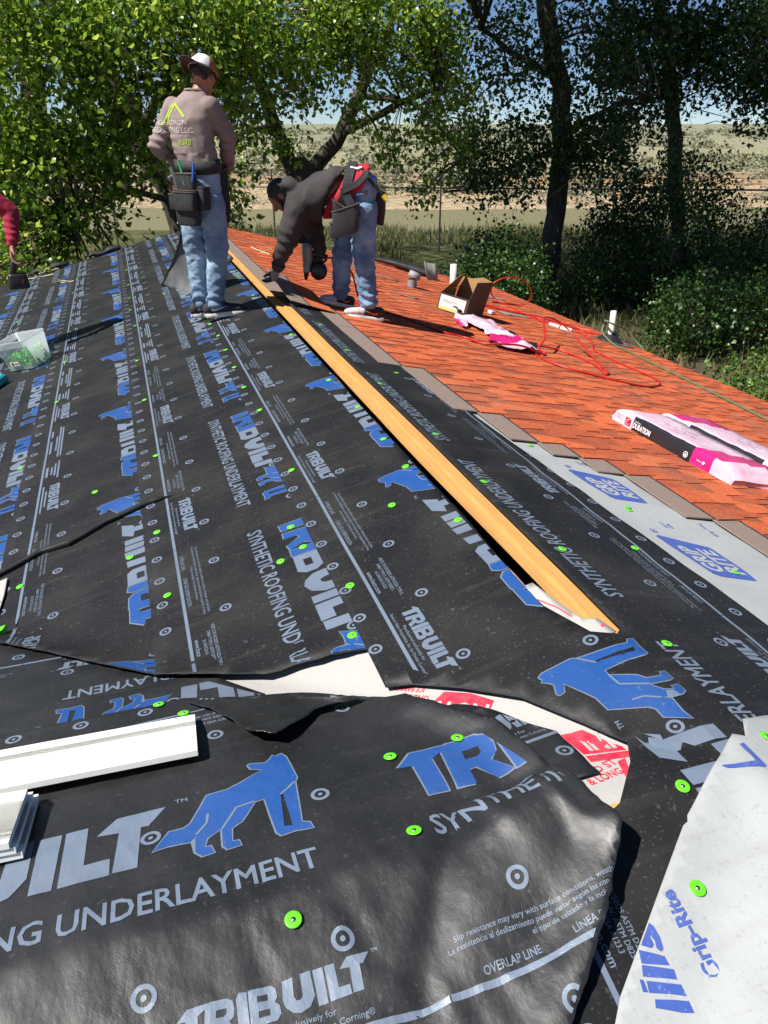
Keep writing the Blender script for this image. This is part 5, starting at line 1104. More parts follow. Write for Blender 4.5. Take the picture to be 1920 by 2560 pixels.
M['wknit'] = mat('white_grey_upper', (.50, .49, .50), .75, (.40, .39, .41), 40, bump=.3, bscale=300); M['orange'] = mat('orange_mark', (.75, .13, .03), .5); M['white'] = mat('white_mark', (.75, .75, .74), .5)
M['glove'] = mat('grey_work_glove', (.30, .29, .30), .8, (.22, .21, .22), 20, bump=.3, bscale=150); M['yellow'] = mat('yellow_grip', (.62, .38, .015), .45); M['hickory'] = mat('hickory_handle', (.26, .13, .05), .6, (.20, .09, .035), 20, stretch=(6, 6, 1))
M['lime'] = mat('lime_print', (.36, .50, .04), .8, (.30, .42, .04), 60); M['shirtwhite'] = mat('white_shirt_print', (.58, .54, .52), .85, (.44, .38, .36), 70)
M['tanmesh'] = mat('caramel_cap_mesh', (.40, .17, .045), .8, (.22, .09, .025), 130, 2, (.45, .55), bump=.6, bscale=200); M['capbrown'] = mat('dark_brown_cap', (.055, .030, .024), .8, bump=.2, bscale=200)
M['toolgrey'] = mat('grey_plastic', (.10, .10, .105), .5); M['toolgreen'] = mat('green_plastic', (.02, .30, .09), .45); M['toolblue'] = mat('blue_plastic', (.03, .12, .50), .45); M['gunblack'] = mat('black_tool_body', (.014, .014, .015), .42); M['gunteal'] = mat('grey_teal_tool_body', (.22, .27, .27), .4, metal=.3)
def capsule(b, a, c, ra, rc, n=14, m=0, squash=None):
    a, c = Vector(a), Vector(c); d = (c - a).normalized()
    pts = [a - d * ra * .98, a - d * ra * .75, a - d * ra * .35, a, (a + c) / 2, c, c + d * rc * .35, c + d * rc * .75, c + d * rc * .98]
    b.tube(pts, [ra * .12, ra * .66, ra * .94, ra, (ra + rc) / 2, rc, rc * .94, rc * .66, rc * .12], n, m, True, True, squash)
def chain(b, pts, rad, n=14, m=0):
    for i in range(len(pts) - 1): capsule(b, pts[i], pts[i + 1], rad[i], rad[i + 1], n, m)
def ell(b, c, r, m=0, rot=None, n=18):
    prof = [(math.sin(math.pi * k / 12), -math.cos(math.pi * k / 12)) for k in range(13)]; prof[0] = (.01, -1); prof[-1] = (.01, 1)
    Mx = (rot or Matrix.Identity(3)) @ Matrix.Diagonal(Vector(r)); b.lathe(prof, c, n, m, Mx); k0 = len(b.v) - 13 * n
    b.f.append(tuple(reversed(range(k0, k0 + n)))); b.m.append(m); b.sm.append(True); b.f.append(tuple(range(k0 + 12 * n, k0 + 13 * n))); b.m.append(m); b.sm.append(True)
def loft(b, secs, n=20, m=0):
    """secs: (centre, axis_a, axis_b) elliptical sections, closed by small end caps"""
    V = []
    for c, a, d in secs:
        c, a, d = Vector(c), Vector(a), Vector(d)
        for k in range(n): t = 2 * math.pi * k / n; V.append(c + a * math.cos(t) + d * math.sin(t))
    F = [(i * n + k, i * n + (k + 1) % n, (i + 1) * n + (k + 1) % n, (i + 1) * n + k) for i in range(len(secs) - 1) for k in range(n)]
    F += [tuple(reversed(range(n))), tuple(range((len(secs) - 1) * n, len(secs) * n))]; b.add(V, F, m, True)
def fuse(name, b, mats, parent, vox=.011, smooth=6, fold=None, paint=None, fac=.5):
    """one continuous skin over overlapping volumes (voxel union), smoothed, then pushed along its normals into folds"""
    me = bpy.data.meshes.new(name); me.from_pydata(b.v, [], b.f); me.update()
    bm = bmesh.new(); bm.from_mesh(me); bmesh.ops.recalc_face_normals(bm, faces=bm.faces[:]); bm.to_mesh(me); bm.free()
    o = bpy.data.objects.new(name, me); COL.objects.link(o)
    r = o.modifiers.new('r', 'REMESH'); r.mode = 'VOXEL'; r.voxel_size = vox; r.use_smooth_shade = True
    s = o.modifiers.new('s', 'SMOOTH'); s.factor = fac; s.iterations = smooth
    dg = bpy.context.evaluated_depsgraph_get(); dg.update(); m2 = bpy.data.meshes.new_from_object(o.evaluated_get(dg)); bpy.data.objects.remove(o)
    m2.name = name; m2.materials.clear()
    for m in mats: m2.materials.append(m)
    if fold:
        co = [v.co + v.normal * fold(v.co) for v in m2.vertices]
        for v, c in zip(m2.vertices, co): v.co = c
    if paint:
        for p in m2.polygons: p.material_index = paint(p.center)
    else:
        for p in m2.polygons: p.material_index = 0
    for p in m2.polygons: p.use_smooth = True
    m2.update(); return link(name, m2, None, parent)
def folds(amp, fx, fz, seed=0., base=0.):
    def f(p):
        a = noise.noise(Vector((p.x * fx + seed, p.y * fx, p.z * fz))); c = noise.noise(Vector((p.x * fx * 2.2, p.y * fx * 2.2 + seed, p.z * fz * 2)))
        return base + amp * ((1 - abs(a) * 3.0) * .8 + (.5 - abs(c) * 2) * .45)
    return f
def hand(b, wrist, d, side, up, curl=.6, s=1.0):
    """palm, four curled fingers of unequal length and a thumb; d = pointing direction, side = thumb side"""
    w, d = Vector(wrist), Vector(d).normalized(); side = Vector(side); side = (side - d * side.dot(d)).normalized(); pn = d.cross(side).normalized() * (1 if up >= 0 else -1)
    c = w + d * .045 * s; loft(b, [(w - d * .01, side * .027 * s, pn * .020 * s), (w + d * .02 * s, side * .033 * s, pn * .017 * s), (w + d * .06 * s, side * .041 * s, pn * .015 * s), (w + d * .088 * s, side * .040 * s, pn * .012 * s)], 14)
    for k, (off, L_) in enumerate(((.030, .072), (.010, .080), (-.010, .075), (-.029, .058))):
        p = w + d * .082 * s + side * off * s; dirv = d.copy(); pts = [p]
        for j, fr in enumerate((.45, .32, .23)):
            dirv = (dirv * math.cos(curl * (.55 + .3 * j)) + pn * math.sin(curl * (.55 + .3 * j))).normalized(); p = p + dirv * L_ * fr * s; pts.append(p)
        chain(b, pts, [.0095 * s, .009 * s, .0085 * s, .0075 * s], 9)
    t0 = w + d * .025 * s + side * .026 * s; t1 = t0 + (d * .5 + side * .75 + pn * .3).normalized() * .038 * s; t2 = t1 + (d * .85 + side * .25 + pn * .5).normalized() * .03 * s
    chain(b, [t0, t1, t2], [.0125 * s, .0105 * s, .0085 * s], 9)
def head(b, c, f, up, s=1.0):
    c, f, up = Vector(c), Vector(f).normalized(), Vector(up).normalized(); up = (up - f * up.dot(f)).normalized(); r = f.cross(up)
    Rm = Matrix((r, f, up)).transposed()
    ell(b, c + up * .022 * s - f * .008 * s, (.074 * s, .095 * s, .088 * s), 0, Rm); ell(b, c - up * .045 * s + f * .022 * s, (.055 * s, .066 * s, .066 * s), 0, Rm)
    ell(b, c - up * .098 * s + f * .055 * s, (.026 * s, .026 * s, .02 * s), 0, Rm)
    capsule(b, c + f * .088 * s + up * .012 * s, c + f * .108 * s - up * .026 * s, .009 * s, .0145 * s, 9); capsule(b, c + f * .078 * s - up * .06 * s - r * .018 * s, c + f * .078 * s - up * .06 * s + r * .018 * s, .0085 * s, .0085 * s, 8)
    for k in (-1, 1):
        ell(b, c + r * k * .078 * s - up * .008 * s - f * .008 * s, (.012 * s, .020 * s, .032 * s), 0, Rm); ell(b, c + f * .078 * s + up * .012 * s + r * k * .030 * s, (.013 * s, .011 * s, .010 * s), 0, Rm); capsule(b, c + f * .080 * s + up * .030 * s + r * k * .015 * s, c + f * .072 * s + up * .032 * s + r * k * .045 * s, .007 * s, .006 * s, 8)
    return r, f, up
def hair_cap(parent, c, f, up, s=1.0, beard=False, mats=None, low=True):
    c, f, up = Vector(c), Vector(f).normalized(), Vector(up).normalized(); up = (up - f * up.dot(f)).normalized(); r = f.cross(up); Rm = Matrix((r, f, up)).transposed()
    b = MB(); ell(b, c + up * .032 * s - f * .018 * s, (.080 * s, .094 * s, .088 * s), 0, Rm)
    if low: ell(b, c - up * .03 * s - f * .045 * s, (.068 * s, .055 * s, .06 * s), 0, Rm)
    else: ell(b, c - up * .005 * s - f * .035 * s, (.070 * s, .062 * s, .045 * s), 0, Rm)
    if beard:
        for k in (-1, 1): capsule(b, c + r * k * .066 * s + f * .02 * s, c + r * k * .045 * s + f * .06 * s - up * .085 * s, .012 * s, .016 * s)
        capsule(b, c + r * -.03 * s + f * .068 * s - up * .1 * s, c + r * .03 * s + f * .068 * s - up * .1 * s, .017 * s, .017 * s)
    return fuse('hair', b, mats or [M['hair']], parent, .009, 3, folds(.003, 40, 40, 3.))
def shoe(parent, heel, toe, zrot_up=(0, 0, 1), black=True, ang=0., far=False):
    """upper, sole, laces and side mark; heel and toe are ground points in the parent's frame"""
    h, t = Vector(heel), Vector(toe); L_ = (t - h).length; d = (t - h).normalized(); upv = Vector(zrot_up); upv = (upv - d * upv.dot(d)).normalized(); sd = d.cross(upv)
    k = L_ / .30; g = lambda x, y, z: h + d * x * k + sd * y * k + upv * z * k
    def sec(lst, z_lo=False): return lst
    prof = [(-.004, .018, .012), (.012, .029, .003), (.05, .033, .0), (.09, .034, 0), (.15, .040, 0), (.20, .045, 0), (.25, .041, 0), (.28, .028, .006), (.296, .010, .014)]
    n = 14; V = []
    for x, w_, zl in prof:
        zt = .034 - .10 * max(0, x - .2) + .10 * max(0, .04 - x)
        for a, z in ((-1, zl + .004), (-1.06, zl + .016), (-1.0, zt), (1.0, zt), (1.06, zl + .016), (1, zl + .004)): V.append(g(x, a * w_, z))
    m = 6; F = [(i * m + j, i * m + (j + 1) % m, (i + 1) * m + (j + 1) % m, (i + 1) * m + j) for i in range(len(prof) - 1) for j in range(m)] + [tuple(range(m)), tuple(reversed(range((len(prof) - 1) * m, len(prof) * m)))]
    so = pydata('shoe', V, F, [M['sole']], parent, None, True)
    so.modifiers.new('r', 'BEVEL').width = .004
    ups = [(-.004, .024, .024, .088), (.026, .034, .024, .108), (.07, .034, .030, .106), (.115, .036, .030, .094), (.155, .041, .026, .088), (.20, .046, .024, .080), (.245, .043, .022, .070), (.278, .031, .020, .058), (.294, .014, .022, .044)]
    b = MB(); loft(b, [(g(x, 0, (zl + zh) / 2), sd * w_ * k, upv * (zh - zl) / 2 * k) for x, w_, zl, zh in ups], 18)
    u = fuse('upper', b, [M['knit'] if black else M['wknit'], M['knit']], so, .006, 2, None, None if black else (lambda c: 1 if (c - h).dot(d) < .15 * k else 0))
    b = MB()
    for q in range(5):
        x = .125 + .018 * q; z = .093 - .009 * q; b.tube([g(x, -.024, z - .008), g(x + .006, 0, z + .003), g(x, .024, z - .008)], .0035 * k, 5)
    for s in (-1, 1): b.tube([g(.115, .004 * s, .103), g(.10, .022 * s, .118), g(.125, .03 * s, .105), g(.15, .022 * s, .095)], .003 * k, 5)
    b.build('laces', [M['knit']], so)
    bv = BVHTree.FromPolygons([v.co.copy() for v in u.data.vertices], [tuple(p.vertices) for p in u.data.polygons])
    sw = [(.045, .058), (.060, .050), (.085, .052), (.165, .076), (.095, .062), (.068, .062), (.058, .068), (.050, .070)]
    for s in (-1, 1):
        P_ = []
        for x, z in densify(sw, .006):
            o_ = g(x, s * .12, z); hit_ = bv.ray_cast(o_, -sd * s)
            P_.append((hit_[0] if hit_[0] else g(x, s * .036, z)) + sd * s * .0022)
        tri = tessellate_polygon([[Vector((x, z, 0)) for x, z in densify(sw, .006)]]); pydata('side_mark', P_, [tuple(q) for q in tri], [M['white'] if black else M['orange']], so)
    return so
def project(parent, surf, p2, origin, ru, uv_, d, mats, name='print', eps=.003, dist=.5, maxlen=.02):
    """wrap flat print onto a garment by casting it along d"""
    bv = BVHTree.FromPolygons([v.co.copy() for v in surf.data.vertices], [tuple(p.vertices) for p in surf.data.polygons])
    bm = bmesh.new(); vv = [bm.verts.new((p[0], p[1], 0)) for p in p2.v]
    for f, m in zip(p2.f, p2.m):
        try: F = bm.faces.new([vv[i] for i in f]); F.material_index = m
        except ValueError: pass
    for _ in range(5):
        es = [e for e in bm.edges if e.calc_length() > maxlen]
        if not es: break
        bmesh.ops.subdivide_edges(bm, edges=es, cuts=1); bmesh.ops.triangulate(bm, faces=[f for f in bm.faces if len(f.verts) > 3])
    o_, ru, uv_, d = Vector(origin), Vector(ru), Vector(uv_), Vector(d).normalized(); bad = []
    for v in bm.verts:
        s = o_ + ru * v.co.x + uv_ * v.co.y - d * dist; h = bv.ray_cast(s, d, dist * 1.6)
        if h[0] is None: bad.append(v)
        else: v.co = h[0] + h[1] * eps
    bmesh.ops.delete(bm, geom=bad, context='VERTS'); me = bpy.data.meshes.new(name); bm.to_mesh(me); bm.free(); return link(name, me, mats, parent)
def person(loc, rz_, label): return tag(empty('person', loc, rz_), label, 'person', 'roofing crew')
# ======================================================== standing person (seen from behind)
pA = person((-.4434, 6.0365, -.1108 + .022), R_(-6.27), 'person in taupe long-sleeve shirt, jeans and backwards cap standing with his back turned')
f_ = Vector((.60, .80, 0)); r_ = Vector((.80, -.60, 0)); Z = Vector((0, 0, 1)); cA = Vector((-.085, .0, 0))
# body: head, neck, arms with hands, trunk, legs in one skin
b = MB(); hc = Vector((.012, .045, 1.600)); head(b, hc, f_ * .88 - Z * .48, Z + f_ * .45, 1.0)
capsule(b, cA + Vector((.02, .0, 1.44)), hc - Z * .05 - f_ * .02, .058, .054); loft(b, [(cA + Z * .95, r_ * .13, f_ * .09), (cA + Z * 1.2, r_ * .13, f_ * .09), (cA + Z * 1.42, r_ * .15, f_ * .085), (cA + Z * 1.47, r_ * .08, f_ * .06)])
AL = [cA - r_ * .175 + Z * 1.425, Vector((-.345, .03, 1.190)), Vector((-.245, .155, 1.085)), ]; AR = [cA + r_ * .175 + Z * 1.425, Vector((.135, -.02, 1.265)), Vector((.135, .12, 1.06))]
for A_ in (AL, AR): chain(b, A_, [.045, .036, .028])
hand(b, AL[2], (.7, .6, -.35), (0, 0, 1), 1, .7); hand(b, AR[2], (-.2, .85, -.5), (-1, 0, .3), 1, .7)
LL = [cA - r_ * .085 + Z * .93, Vector((-.165, .075, .50)), Vector((-.160, .065, .10))]; LR = [cA + r_ * .085 + Z * .93, Vector((.005, -.045, .50)), Vector((-.052, -.045, .10))]
for A_ in (LL, LR): chain(b, A_, [.07, .05, .04])
for A_ in (LL, LR): capsule(b, A_[2] - Z * .03, A_[2] + Vector((.12, .0, -.06)), .03, .025)
bodyA = fuse('body', b, [M['skin']], pA, .0085, 3)
hair_cap(pA, hc, f_ * .88 - Z * .48, Z + f_ * .45, .97, low=False)
# shirt
b = MB()
loft(b, [(cA + Z * 1.035, r_ * .150, f_ * .115), (cA + Z * 1.09, r_ * .152, f_ * .117), (cA + Vector((-.01, -.01, 1.22)), r_ * .156, f_ * .118), (cA + Vector((-.012, -.012, 1.36)), r_ * .176, f_ * .116), (cA + Vector((0, 0, 1.44)), r_ * .168, f_ * .098), (cA + Vector((.02, .01, 1.49)), r_ * .115, f_ * .082), (cA + Vector((.035, .02, 1.525)), r_ * .070, f_ * .068)], 26)
chain(b, [cA - r_ * .155 + Z * 1.43, AL[1], AL[2]], [.064, .056, .042]); chain(b, [cA + r_ * .155 + Z * 1.43, AR[1], AR[2]], [.066, .060, .043])
def foldA(p):
    d = folds(.008, 7, 6, 1.)(p) * (.6 if p.z > 1.25 else 1)
    for e in (AL[1], AR[1]):
        q = (p - e).length
        if q < .2: d += .010 * (1 - q / .2) * math.sin(p.z * 120 + p.x * 40)
    if p.z < 1.14 and abs(p.x + .085) < .25: d += .006 * math.sin(p.x * 60 + p.y * 40)
    return d
shirt = fuse('shirt', b, [M['tee']], pA, .0085, 6, foldA)
b = MB(); b.tube([cA + Vector((.035, .02, 1.52)) + r_ * .070 * math.cos(a) + f_ * .068 * math.sin(a) + Z * (.012 * math.sin(a) * -1) for a in [2 * math.pi * k / 20 for k in range(21)]], .008, 6); b.build('collar', [M['tee']], shirt)
for A_ in (AL, AR):
    b = MB(); dd = (A_[2] - A_[1]).normalized(); b.tube([A_[2] - dd * .03, A_[2] + dd * .012], [.046, .040], 14); b.build('cuff', [M['tee']], shirt)
# print on the back
p = P2(); p.line([(-.085, -.055), (-.02, .030), (.075, -.05)], .014, 0); p.line([(-.125, -.10), (-.07, .01), (-.035, .02)], .013, 0); p.line([(-.03, .025), (-.095, -.10)], .011, 0)
project(shirt, shirt, p, cA + Z * 1.415 - r_ * .045, r_, Z, f_, [M['lime']], 'back_print', maxlen=.012)
p = P2(); p.text('CHADRON', (-.150, -.098), .032, 0, .245, .004); p.text('ROOFING LLC', (-.185, -.146), .034, 0, .31, .004); p.text('PROOF™', (.02, -.176), .018, 0, .085, .004)
project(shirt, shirt, p, cA + Z * 1.415 - r_ * .045, r_, Z, f_, [M['shirtwhite']], 'back_print', maxlen=.012)
p = P2(); p.text('-8578', (-.0, -.220), .034, 0, .105, .012); project(shirt, shirt, p, cA + Z * 1.415 - r_ * .045, r_, Z, f_, [M['lime']], 'back_print', maxlen=.012)
# jeans
b = MB(); loft(b, [(cA + Z * .80, r_ * .150, f_ * .118), (cA + Z * .92, r_ * .165, f_ * .130), (cA + Z * 1.02, r_ * .158, f_ * .122), (cA + Z * 1.06, r_ * .152, f_ * .118)], 24)
chain(b, [LL[0] - Z * .10, LL[1], LL[2] + Z * .02], [.098, .076, .060]); chain(b, [LR[0] - Z * .10, LR[1], LR[2] + Z * .02], [.100, .080, .062])
def foldJ(p):
    d = folds(.006, 9, 13, 5.)(p) + folds(.003, 22, 30, 8.)(p)
    w_ = math.exp(-((p.z - .52) / .13) ** 2) * .0035 + math.exp(-((p.z - .13) / .07) ** 2) * .009
    return d + w_ * math.sin(p.z * 95 + 14 * p.x + 9 * math.sin(p.y * 12))
fuse('jeans', b, [M['jeans']], pA, .008, 6, foldJ)
shoe(pA, (-.135, -.055, .005), (.195, -.03, .030)); shoe(pA, (-.235, .075, -.02), (.07, .15, .03))
# cap worn backwards
capR = tag(empty('cap_root'), None) if False else None
cu = (Z + f_ * .45 - f_ * .0).normalized(); cf = (f_ * .88 - Z * .48).normalized(); cr = cf.cross(cu)
b = MB(); nl, nk = 10, 28; V = []; F = []; mi = []
for i in range(nl + 1):
    th = (math.pi / 2) * i / nl
    for k in range(nk):
        a = 2 * math.pi * k / nk; V.append(hc + cu * (.030 + .108 * math.sin(th)) + (cr * math.cos(a) * .094 + cf * (math.sin(a) * .112 - .012)) * max(.02, math.cos(th) ** .8))
for i in range(nl):
    for k in range(nk):
        s = math.sin(2 * math.pi * (k + .5) / nk); F.append((i * nk + k, i * nk + (k + 1) % nk, (i + 1) * nk + (k + 1) % nk, (i + 1) * nk + k)); mi.append(0 if s > -.50 else 1)
capo = pydata('cap', V, F, [M['tanmesh'], M['white']], pA, mi, True); capo.modifiers.new('t', 'SOLIDIFY').thickness = .003
b = MB(); V = []; 
for i in range(7):
    rr_ = i / 6
    for k in range(13):
        a = R_(200 + 140 * k / 12); base = hc + cu * .032 + cr * math.cos(a) * .094 + cf * (math.sin(a) * .112 - .012)
        V.append(base - cf * .105 * rr_ * math.sin(math.pi * k / 12) ** .6 - cu * (.018 * rr_ + .030 * (abs(k - 6) / 6) ** 2 * rr_))
F = [(i * 13 + k, i * 13 + k + 1, (i + 1) * 13 + k + 1, (i + 1) * 13 + k) for i in range(6) for k in range(12)]
o = pydata('brim', V, F, [M['capbrown']], capo, None, True); o.modifiers.new('t', 'SOLIDIFY').thickness = .005
b = MB(); b.lathe([(.006, 0), (.008, .004), (0, .008)], hc + cu * .137 - cf * .012, 10, 0); b.build('button', [M['capbrown']], capo)
b = MB(); ell(b, hc + cu * .088 - cf * .098 - cr * .02, (.022, .014, .022)); b.build('patch', [M['capbrown']], capo)
# tool belt
def pouch(parent, c, rx, fy, h, taper, m, name='pouch', rim=True):
    c, rx, fy = Vector(c), Vector(rx), Vector(fy); b = MB(); hz = Vector((0, 0, h))
    sec = [(c - hz * .5, rx * taper, fy * taper), (c - hz * .46, rx * (taper + .06), fy * (taper + .06)), (c, rx * .98, fy), (c + hz * .48, rx, fy), (c + hz * .5, rx * .99, fy * .99)]
    V = []; n = 20
    for cc, a, d in sec:
        for k in range(n):
            t_ = 2 * math.pi * k / n; ct, st = math.cos(t_), math.sin(t_); e = .5
            V.append(cc + a * math.copysign(abs(ct) ** e, ct) + d * math.copysign(abs(st) ** e, st))
    F = [(i * n + k, i * n + (k + 1) % n, (i + 1) * n + (k + 1) % n, (i + 1) * n + k) for i in range(len(sec) - 1) for k in range(n)] + [tuple(reversed(range(n)))]
    o = pydata(name, [v + Vector((noise.noise(v * 22), noise.noise(v * 22 + Vector((3, 0, 0))), 0)) * .006 for v in V], F, [m], parent, None, True); o.modifiers.new('t', 'SOLIDIFY').thickness = .004
    if rim:
        top = [Vector(o.data.vertices[4 * n + k].co) for k in range(n)]; b = MB(); b.tube(top + [top[0]], .005, 5); b.build('rim', [M['trimtape']], o)
    return o
def belt_ring(parent, c, ax, ay, z0, z1, m):
    b = MB(); n = 36; V = []
    for z in (z0, z1):
        for k in range(n): t_ = 2 * math.pi * k / n; V.append(c + ax * math.cos(t_) + ay * math.sin(t_) + Z * z + Z * .006 * math.sin(2 * t_))
    o = pydata('tool_belt', V, [(k, (k + 1) % n, n + (k + 1) % n, n + k) for k in range(n)], [m], parent, None, True); o.modifiers.new('t', 'SOLIDIFY').thickness = .006; return o
tbA = belt_ring(pA, cA, r_ * .176, f_ * .140, 1.015, 1.10, M['belt'])
bk = -f_
pouch(tbA, cA + bk * .175 + r_ * .02 + Z * .80, r_ * .095, f_ * .045, .23, .86, M['belt']); pouch(tbA, cA + bk * .215 + r_ * .03 + Z * .845, r_ * .090, f_ * .028, .12, .9, M['belt']); pouch(tbA, cA + bk * .175 + r_ * .02 + Z * .955, r_ * .085, f_ * .035, .13, .95, M['belt'])
pouch(tbA, cA + bk * .10 - r_ * .135 + Z * .83, r_ * .045, f_ * .045, .10, .85, M['belt']); pouch(tbA, cA + bk * .135 + r_ * .135 + Z * .86, r_ * .035, f_ * .045, .15, .85, M['belt'])
pouch(tbA, Vector((.075, .10, .86)), Vector((.05, .0, 0)), Vector((0, .09, 0)), .36, .85, M['belt'])
b = MB(); q = cA + bk * .20; b.tube([q - r_ * .03 + Z * .90, q - r_ * .045 + Z * 1.0, q - r_ * .065 + Z * 1.06], [.012, .016, .020], 10); b.build('knife_handle', [M['toolgrey']], tbA)
b = MB(); b.tube([q + r_ * .035 + Z * .95, q + r_ * .02 + Z * 1.03, q - r_ * .0 + Z * 1.10], [.012, .010, .007], 8); b.build('plier_grip', [M['toolgreen']], tbA)
b = MB(); b.tube([q + r_ * .10 + Z * .97, q + r_ * .115 + Z * 1.03, q + r_ * .125 + Z * 1.09], [.006, .009, .007], 8); b.build('marker', [M['toolblue']], tbA)
b = MB(); b.tube([(-.245, -.10, .70), (-.248, -.105, .86), (-.252, -.11, 1.0)], [.013, .012, .011], 8); ham = b.build('hammer', [M['hickory']], tbA)
b = MB(); b.tube([(-.285, -.13, .985), (-.25, -.11, 1.01), (-.21, -.09, 1.0)], [.014, .016, .010], 8); b.build('hammer_head', [M['steel']], ham)
b = MB(); b.tube([(-.245, -.09, .69), (-.235, -.09, .74), (-.238, -.09, .80)], [.018, .016, .01], 8); b.build('white_handle', [M['white']], tbA)
# ======================================================== bending person
OB = Vector((.6216, 5.8983, -.1554 + .030)); pB = person(OB, R_(-16.33), 'person in charcoal hoodie and blue jeans bent over nailing a shingle at the ridge')
hB = Vector((-.585, .0, .885)); fB = Vector((-.62, 0, -.78)); uB = Vector((-.78, 0, .62))
HN, HF = Vector((.005, -.10, .90)), Vector((-.02, .10, .89)); N_ = [HN, Vector((.020, -.11, .50)), Vector((.052, -.11, .12))]; F_ = [HF, Vector((-.145, .12, .45)), Vector((-.165, .12, .155))]
SN, SF = Vector((-.475, -.15, .835)), Vector((-.44, .16, .80)); aN = [SN, Vector((-.545, -.135, .60)), Vector((-.640, -.06, .375))]; aF = [SF, Vector((-.36, .21, .60)), Vector((-.325, .19, .44))]
b = MB(); head(b, hB, fB, uB, .98); capsule(b, (-.47, 0, .90), hB + Vector((.04, 0, .0)), .06, .055)
loft(b, [((.02, 0, .93), (0, .14, 0), (.02, 0, .10)), ((-.15, 0, .93), (0, .13, 0), (0, 0, .10)), ((-.35, 0, .90), (0, .15, 0), (.02, 0, .10)), ((-.48, 0, .87), (0, .12, 0), (.02, 0, .07))])
for A_ in (aN, aF): chain(b, A_, [.045, .036, .028])
for A_ in (N_, F_): chain(b, A_, [.075, .05, .04]); capsule(b, A_[2] - Z * .03, A_[2] + Vector((-.11, 0, -.07)), .028, .025)
hand(b, aN[2], (-.45, .35, -.85), (-.6, -.7, 0), 1, .9); hand(b, aF[2], (-.35, -.1, -.95), (-1, 0, .2), 1, 1.2)
fuse('body', b, [M['skin']], pB, .0085, 3)
hair_cap(pB, hB, fB, uB, 1.0, True)
b = MB(); loft(b, [((-.17, 0, 1.0), (0, .13, 0), (.07, 0, .08)), ((-.225, 0, .935), (0, .180, 0), (.05, 0, .150)), ((-.28, 0, .890), (0, .195, 0), (.02, 0, .175)), ((-.40, 0, .870), (0, .20, 0), (.04, 0, .155)), ((-.48, 0, .865), (0, .165, 0), (.05, 0, .115)), ((-.545, 0, .885), (0, .09, 0), (.04, 0, .075))], 26)
chain(b, [SN + Vector((.03, .03, .0)), aN[1], aN[2] + Vector((.012, -.01, .04))], [.098, .080, .050]); chain(b, [SF + Vector((.03, -.03, 0)), aF[1], aF[2] + Z * .04], [.095, .078, .05])
ell(b, (-.515, 0, .955), (.085, .115, .055), 0, Matrix.Rotation(.5, 3, 'Y')); ell(b, (-.60, .0, .955), (.045, .09, .04))
def foldB(p):
    d = folds(.007, 6, 6, 9.)(p)
    for e in (aN[1], aN[2], aF[1]):
        q = (p - e).length
        if q < .17: d += .010 * (1 - q / .17) * math.sin(p.z * 85 + p.x * 30)
    return d
hood = fuse('hoodie', b, [M['hoodie']], pB, .009, 6, foldB)
for A_, w_ in ((aN, .052), (aF, .05)):
    b = MB(); dd = (A_[2] - A_[1]).normalized(); b.tube([A_[2] - dd * .045, A_[2] - dd * .03, A_[2] + dd * .008], [w_, w_ + .003, .040], 14); b.build('cuff', [M['hoodie']], hood)
b = MB(); loft(b, [((-.235, 0, .845), (0, .150, 0), (.05, 0, .115)), ((-.15, 0, .885), (0, .170, 0), (.05, 0, .150)), ((-.06, 0, .945), (0, .188, 0), (.05, 0, .152)), ((.03, 0, .985), (0, .172, 0), (.045, 0, .110))], 22)
fuse('red_shirt', b, [M['red_tee']], pB, .011, 4, folds(.006, 9, 9, 2., .003))
b = MB(); loft(b, [((-.02, 0, .80), (0, .165, 0), (.115, 0, .02)), ((.0, 0, .90), (0, .175, 0), (.125, 0, .03)), ((.005, 0, .965), (0, .170, 0), (.115, 0, .045)), ((-.03, 0, 1.00), (0, .150, 0), (.09, 0, .05))], 24)
chain(b, [HN + Vector((.01, 0, -.10)), N_[1], N_[2] + Z * .01], [.108, .086, .066]); chain(b, [HF + Vector((-.01, 0, -.10)), F_[1], F_[2] + Z * .01], [.102, .080, .062])
def foldJ2(p):
    d = folds(.007, 9, 13, 15.)(p) + folds(.003, 22, 30, 3.)(p); w_ = math.exp(-((p.z - .52) / .11) ** 2) * .004 + math.exp(-((p.z - .17) / .08) ** 2) * .009 + math.exp(-((p.z - .86) / .09) ** 2) * .003
    return d + w_ * math.sin(p.z * 90 + 16 * p.x + 6 * math.sin(p.y * 14))
fuse('jeans', b, [M['jeans2']], pB, .008, 6, foldJ2)
sl = Vector((S * .9, 0, 1))
shoe(pB, (.160, -.115, .012 - .035), (-.150, -.135, .012 + .02), sl, False); shoe(pB, (-.075, .125, .028), (-.345, .10, .098), sl, False)
# gloves over both hands
b = MB(); hand(b, aN[2] - Vector((0, 0, .005)), (-.45, .35, -.85), (-.6, -.7, 0), 1, .9, 1.16); fuse('glove', b, [M['glove'], M['belt']], pB, .007, 2, None, lambda c: 1 if c.x < -.69 else 0)
b = MB(); hand(b, aF[2], (-.35, -.1, -.95), (-1, 0, .2), 1, 1.2, 1.14); fuse('glove', b, [M['belt']], pB, .007, 2)
